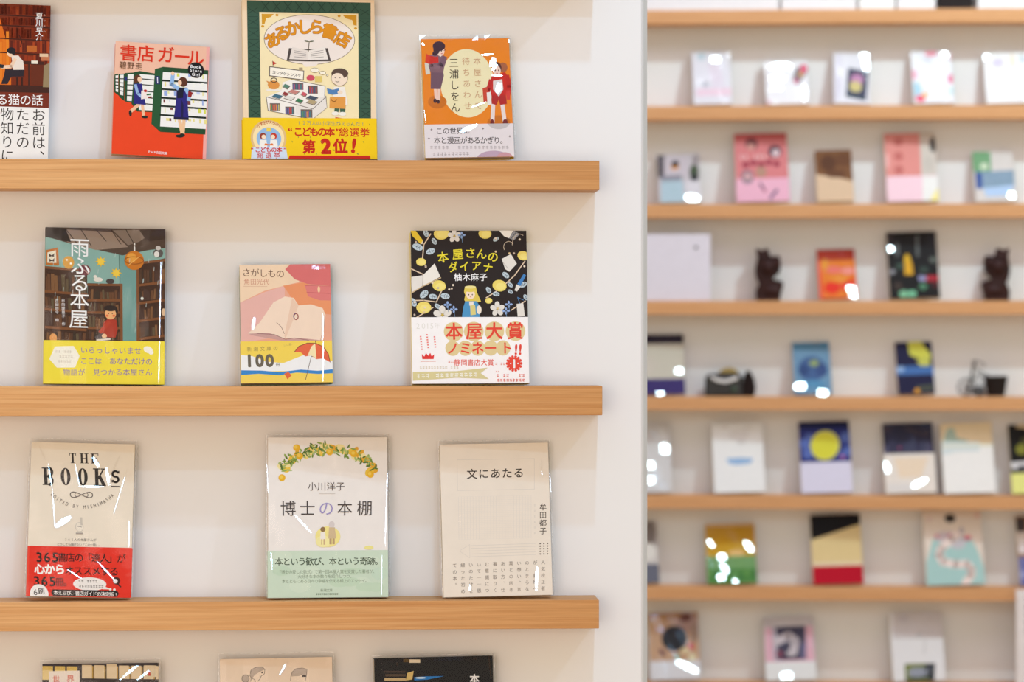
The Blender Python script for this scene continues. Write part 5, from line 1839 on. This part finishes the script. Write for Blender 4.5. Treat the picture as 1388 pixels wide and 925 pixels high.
def _(A):
    TL2 = (170, 206, 204)
    A.poly([(740, 240), (800, 180), (1010, 230), (1060, 320), (1110, 480), (1110, 570), (690, 570), (690, 400)], TL2)
    A.ell(870, 86, 42, 32, (60, 56, 54)); A.ell(840, 220, 90, 40, (206, 190, 196)); A.ell(920, 260, 60, 50, (200, 196, 204)); A.ell(870, 215, 20, 16, (220, 110, 140)); A.ell(992, 230, 26, 18, (224, 100, 130)); A.ell(770, 215, 16, 16, (220, 150, 160)); A.ell(950, 180, 20, 30, (190, 180, 186))
    A.line([(920, 200), (880, 240), (800, 300), (782, 350), (810, 400), (900, 420), (980, 420), (1010, 460), (1005, 500), (960, 560)], 56, (240, 222, 216))
    A.ell(1070, 70, 20, 16, (226, 190, 186)); A.ell(720, 90, 16, 20, (226, 200, 196))


far('6R', [(668, 24), (1094, 22), (1102, 566), (690, 566)], 6, 'pale book with a winding pink path across a teal field, seventh far shelf', plain((232, 218, 206), _), T=0.014)


def _(A):
    A.rect(1350, 80, 1420, 180, (70, 60, 60)); A.ell(1390, 300, 30, 40, (226, 214, 214)); A.rect(1350, 360, 1800, 560, (112, 116, 170)); A.rect(1350, 180, 1800, 260, (206, 190, 180)); A.ell(1380, 480, 30, 30, (150, 156, 200))


far('6R', [(1352, 70), (1680, 70), (1700, 556), (1360, 556)], 6, 'dark and lilac book cut by the right edge of the photo, seventh far shelf', plain((150, 110, 80), _), T=0.018)


def _(A):
    A.rect(70, 180, 420, 230, (176, 124, 60)); A.ell(120, 250, 60, 40, (206, 160, 100)); A.ell(340, 250, 70, 70, (176, 140, 126)); A.ell(330, 220, 40, 30, (110, 60, 40)); A.ell(390, 330, 30, 70, (160, 130, 110)); A.ell(370, 424, 22, 26, (206, 60, 60)); A.ell(160, 460, 14, 34, (110, 64, 74), rot=-40); A.ell(270, 490, 22, 16, (120, 160, 130)); A.ell(330, 450, 36, 20, (226, 206, 160)); A.ell(380, 500, 30, 26, (230, 220, 180))
    A.ell(250, 365, 92, 90, (36, 32, 30))
    A.dashes(205, 340, 4, 26, (80, 76, 74), 30, A.rng); A.dashes(225, 400, 3, 22, (70, 66, 64), 26, A.rng)
    A.begin_band(520, (224, 222, 226)); A.full((224, 222, 226))


far('7L', [(76, 184), (410, 184), (446, 650), (66, 650)], 7, 'tan book with a black disc and white band, leftmost on the lowest far shelf', plain((200, 160, 126), _),
    [([(270, 530), (420, 600)], 50)], T=0.016)


def _(A):
    A.poly([(890, 225), (1220, 225), (1260, 530), (900, 530)], (230, 180, 196)); A.poly([(880, 215), (1230, 212), (1240, 280), (890, 290)], (206, 198, 200)); A.poly([(945, 285), (1176, 280), (1196, 515), (960, 520)], (64, 56, 76)); A.poly([(950, 290), (970, 290), (985, 515), (962, 518)], (206, 200, 214))
    A.line([(970, 390), (1060, 350), (1110, 390), (1100, 460)], 60, (206, 194, 200)); A.ell(1000, 475, 30, 26, (130, 70, 90)); A.ell(1090, 470, 40, 24, (200, 190, 196)); A.rect(1150, 400, 1190, 510, (110, 106, 140))
    A.begin_band(530, (236, 236, 236)); A.full((236, 236, 236))


far('7L', [(880, 214), (1226, 212), (1282, 660), (906, 660)], 7, 'white and pink book with a framed dark photograph, lowest far shelf', plain((220, 214, 216), _),
    [([(890, 260), (960, 250)], 44), ([(1020, 630), (1090, 630)], 56)], T=0.016)


def _(A):
    A.poly([(430, 180), (760, 180), (790, 370), (430, 370)], (214, 206, 206)); A.ell(500, 220, 40, 30, (204, 196, 200)); A.line([(600, 330), (780, 335)], 6, (190, 184, 184)); A.rect(650, 370, 662, 480, (214, 212, 214)); A.ell(610, 345, 16, 14, (196, 194, 196))
    A.poly([(515, 545), (742, 545), (748, 720), (525, 720)], (46, 50, 56)); A.poly([(520, 550), (680, 550), (560, 640), (525, 650)], (130, 140, 50)); A.ell(610, 605, 70, 36, (140, 146, 160)); A.poly([(530, 650), (700, 640), (720, 720), (530, 720)], (90, 104, 50))
    for k in range(6):
        A.line([(545 + k * 28, 640), (565 + k * 28, 580)], 5, (200, 204, 220), step=(k == 0))


far('7R', [(404, 186), (748, 184), (836, 668), (430, 668)], 7, 'tall white book with a small dark green picture, lowest far shelf', plain((236, 234, 236), _),
    [([(670, 225), (710, 240)], 20)], T=0.016)

# ------------------------------------------------------------------ far wall: signs and ornaments


def far_local(px, py, off):
    """pixel -> coordinates along / up the far wall"""
    p = at_far(px, py, off)
    return (p - PB).xy.dot(RB.xy), p.z


def far_thing(name, px, z, off, label, cat, group=None, turn=0.0):
    a, _z = far_local(px, CY, off)
    o = empty(name, far_pt(a, off, z), (0, 0, -BANG + turn))
    return tag(o, label, cat, group)


SCL = 7.45 / F     # metres per pixel at the far shelves
# white panel behind the near wall's end
root = far_thing('sign_panel', 905, FZ[3] + 0.0003, 0.055, 'white sign panel with one small dark mark, third shelf space beside the near wall end', 'sign')
b = MB(); b.box((-0.105, -0.004, 0), (0.107, 0.004, 0.168), ink((228, 224, 236))); b.build('panel', root, bevel=0.001)
b = MB()
b.mesh([(0.071 + 0.0065 * (1 if k % 2 else 0.45) * math.cos(R(k * 30)), -0.0046, 0.134 + 0.0065 * (1 if k % 2 else 0.45) * math.sin(R(k * 30))) for k in range(12)], [tuple(range(12))], ink((70, 66, 80)))
b.build('emblem', root)
b = MB(); b.box((-0.04, 0.004, 0), (0.04, 0.03, 0.004), ink((220, 216, 226))); b.prism_z([(-0.03, 0.004), (0.03, 0.004), (0.0, 0.03)], 0.004, 0.09, ink((220, 216, 226))); b.build('stand', root)

# tall white board at the right edge, in front of the lowest shelves
zt = far_local(1380, 800, FAR_DEPTH + 0.03)[1]
root = far_thing('notice_board', 1377, 0.0, FAR_DEPTH + 0.03, 'white board standing in front of the far shelves at the right edge of the photo', 'board')
b = MB(); b.box((0, -0.008, 0.05), (0.30, 0.008, zt), ink((238, 232, 234))); b.build('panel', root, bevel=0.002)
b = MB()
for k in range(5):
    b.mesh([(0.020, -0.0086, zt - 0.022 - k * 0.02), (0.10, -0.0086, zt - 0.022 - k * 0.02), (0.10, -0.0086, zt - 0.018 - k * 0.02), (0.020, -0.0086, zt - 0.018 - k * 0.02)], [(0, 1, 2, 3)], ink((170, 164, 168)))
b.build('printed_lines', root)
b = MB(); b.box((0.02, -0.012, 0), (0.28, 0.022, 0.05), ink((226, 222, 222))); b.build('foot', root, bevel=0.003)


def carving(px, mirror, label):
    root = far_thing('carved_figurine', px, FZ[3] + 0.0003, 0.040, label, 'figurine', 'carved figurines on the far wall')
    s = -1 if mirror else 1
    M_W = oak_mat('dark_carved_wood', (66, 34, 30), (26, 12, 12), 3.3) if 'dark_carved_wood' not in bpy.data.materials else bpy.data.materials['dark_carved_wood']
    k = SCL / 5.338

    def P(pts):
        q = [(s * (x - 930) * k, (572 - y) * k) for x, y in pts]
        return q if s > 0 else q[::-1]
    b = MB(); b.prism_y(P([(838, 572), (834, 500), (848, 470), (860, 440), (968, 418), (1026, 432), (1034, 452), (1010, 540), (1000, 572)]), -0.024, 0.024, M_W)
    b.blob((s * 20 * k, -0.020, 70 * k), (70 * k, 0.010, 44 * k), M_W)
    b.build('body', root, bevel=0.004)
    b = MB(); b.prism_y(P([(856, 446), (834, 390), (830, 340), (842, 280), (846, 236), (932, 232), (944, 250), (1004, 244), (1014, 290), (1012, 346), (996, 380), (966, 396), (960, 426)]), -0.020, 0.020, M_W)
    b.blob((-s * 10 * k, -0.018, 240 * k), (52 * k, 0.010, 52 * k), M_W); b.blob((s * 50 * k, -0.018, 268 * k), (30 * k, 0.008, 30 * k), M_W)
    head = b.build('head', root, bevel=0.004)
    b = MB(); b.prism_y(P([(842, 240), (832, 192), (860, 200), (884, 206), (910, 190), (926, 200), (934, 236)]), -0.014, 0.014, M_W)
    b.build('crest', head, bevel=0.002)
    b = MB(); b.box((-88 * k if s > 0 else -80 * k, -0.026, 0), (80 * k if s > 0 else 88 * k, 0.026, 0.008), M_W); b.build('base', root, bevel=0.002)


carving(1042.3, False, 'dark carved wooden figurine left of the orange red book')
carving(1349.5, True, 'dark carved wooden figurine at the right, beyond the black book')

# black camera-like ornament
root = far_thing('retro_camera', 989.5, FZ[4] + 0.0003, 0.042, 'black vintage camera ornament with silver trim and brass top, fifth far shelf', 'ornament')
k = SCL / 5.338
MBL = M_BLACKMETAL


def CP(pts):
    return [((x - 650) * k, (568 - y) * k) for x, y in pts]


b = MB(); b.prism_y(CP([(464, 568), (470, 430), (490, 408), (560, 402), (720, 404), (738, 430), (742, 568)]), -0.022, 0.022, MBL); cbody = b.build('body', root, bevel=0.004)
b = MB(); b.prism_y(CP([(734, 568), (744, 440), (766, 390), (786, 374), (802, 396), (824, 440), (836, 500), (826, 568)]), -0.020, 0.020, ink((30, 18, 18))); b.build('bellows', root, bevel=0.004)
b = MB(); b.prism_y(CP([(560, 404), (590, 372), (640, 358), (690, 370), (720, 404)]), -0.012, 0.012, M_BRASS); b.build('viewfinder', root, bevel=0.003)
b = MB(); b.prism_y(CP([(508, 414), (560, 440), (620, 448), (700, 420), (708, 444), (620, 474), (560, 466), (512, 438)]), -0.026, -0.0222, M_SILVER); b.build('trim', cbody, bevel=0.001)
b = MB()
b.tube([((610 - 650) * k, -0.034, (568 - 510) * k), ((610 - 650) * k, -0.0222, (568 - 510) * k)], 36 * k, MBL, 20); b.build('lens', root)
b = MB(); b.blob(((676 - 650) * k, -0.024, (568 - 518) * k), (22 * k, 0.004, 26 * k), ink((70, 84, 70), 0.2)); b.build('window', cbody)

# wire tricycle with a basket
root = far_thing('wire_tricycle', 1332, FZ[4] + 0.0003, 0.040, 'black wire tricycle ornament with a dark woven basket, fifth far shelf at right', 'ornament')


def TP(x, y, d=0.0):
    return ((x - 1090) * k, d, (566 - y) * k)


def wheel(name, cx, cy, rx, d):
    w = MB()
    r2 = rx * k
    c = TP(cx, cy, d)
    w.tube([(c[0] + r2 * math.cos(R(t)), d, c[2] + r2 * math.sin(R(t))) for t in range(0, 360, 15)], 0.0017, MBL, 6, True)
    for t in range(0, 360, 45):
        w.tube([c, (c[0] + r2 * math.cos(R(t)), d, c[2] + r2 * math.sin(R(t)))], 0.0009, MBL, 5)
    w.build(name, root)


wheel('front_wheel', 972, 500, 60, 0.0)
wheel('rear_wheel', 1060, 530, 32, -0.018)
wheel('rear_wheel', 1060, 530, 32, 0.018)
b = MB()
b.tube([TP(984, 548), TP(1000, 470), TP(1024, 350), TP(1034, 320)], 0.0028, MBL); b.tube([TP(1000, 470), TP(1060, 400), TP(1110, 440)], 0.0020, MBL)
b.tube([TP(1026, 345), TP(1080, 390), TP(1130, 420)], 0.0017, MBL); b.tube([TP(972, 500), TP(1060, 530)], 0.0019, MBL); b.tube([TP(1060, 530, -0.018), TP(1060, 530, 0.018)], 0.0019, MBL)
b.tube([TP(1060, 530, 0), TP(1120, 470, 0)], 0.0019, MBL)
b.build('frame', root)
b = MB(); b.tube([TP(1020, 316, -0.016), TP(1040, 308, -0.008), TP(1040, 308, 0.008), TP(1020, 316, 0.016)], 0.0020, MBL); b.tube([TP(1040, 308), TP(1104, 330), TP(1096, 356)], 0.0014, MBL); b.build('handlebar', root)
b = MB()
n = 22
for a, (ra, ya) in enumerate(((0, 0),)):
    levels = [(58, 562), (66, 520), (72, 480), (78, 440), (82, 424)]
    cx = 1184
    vs = []; fs = []
    for rr, y in levels:
        for j in range(n):
            t = 2 * math.pi * j / n
            vs.append(((cx - 1090) * k + rr * k * math.cos(t), 0.9 * rr * k * math.sin(t), (566 - y) * k))
    for i in range(len(levels) - 1):
        for j in range(n):
            fs.append((i * n + j, i * n + (j + 1) % n, (i + 1) * n + (j + 1) % n, (i + 1) * n + j))
    fs.append(tuple(reversed(range(n))))
    MBK = ink((44, 36, 34), 0.8)
    b.mesh(vs, fs, MBK)
    for rr, y in ((82, 424), (76, 462), (68, 510), (60, 556)):
        b.tube([((cx - 1090) * k + rr * k * math.cos(2 * math.pi * j / n), 0.9 * rr * k * math.sin(2 * math.pi * j / n), (566 - y) * k) for j in range(n)], 0.0016, MBK, 6, True)
    for j in range(0, n, 2):
        t = 2 * math.pi * j / n
        b.tube([((cx - 1090) * k + 59 * k * math.cos(t), 53 * k * math.sin(t), 4 * k), ((cx - 1090) * k + 83 * k * math.cos(t), 75 * k * math.sin(t), 144 * k)], 0.0012, MBK, 5)
b.build('basket', root)

bpy.data.objects.remove(_to)
bpy.data.curves.remove(_tc)
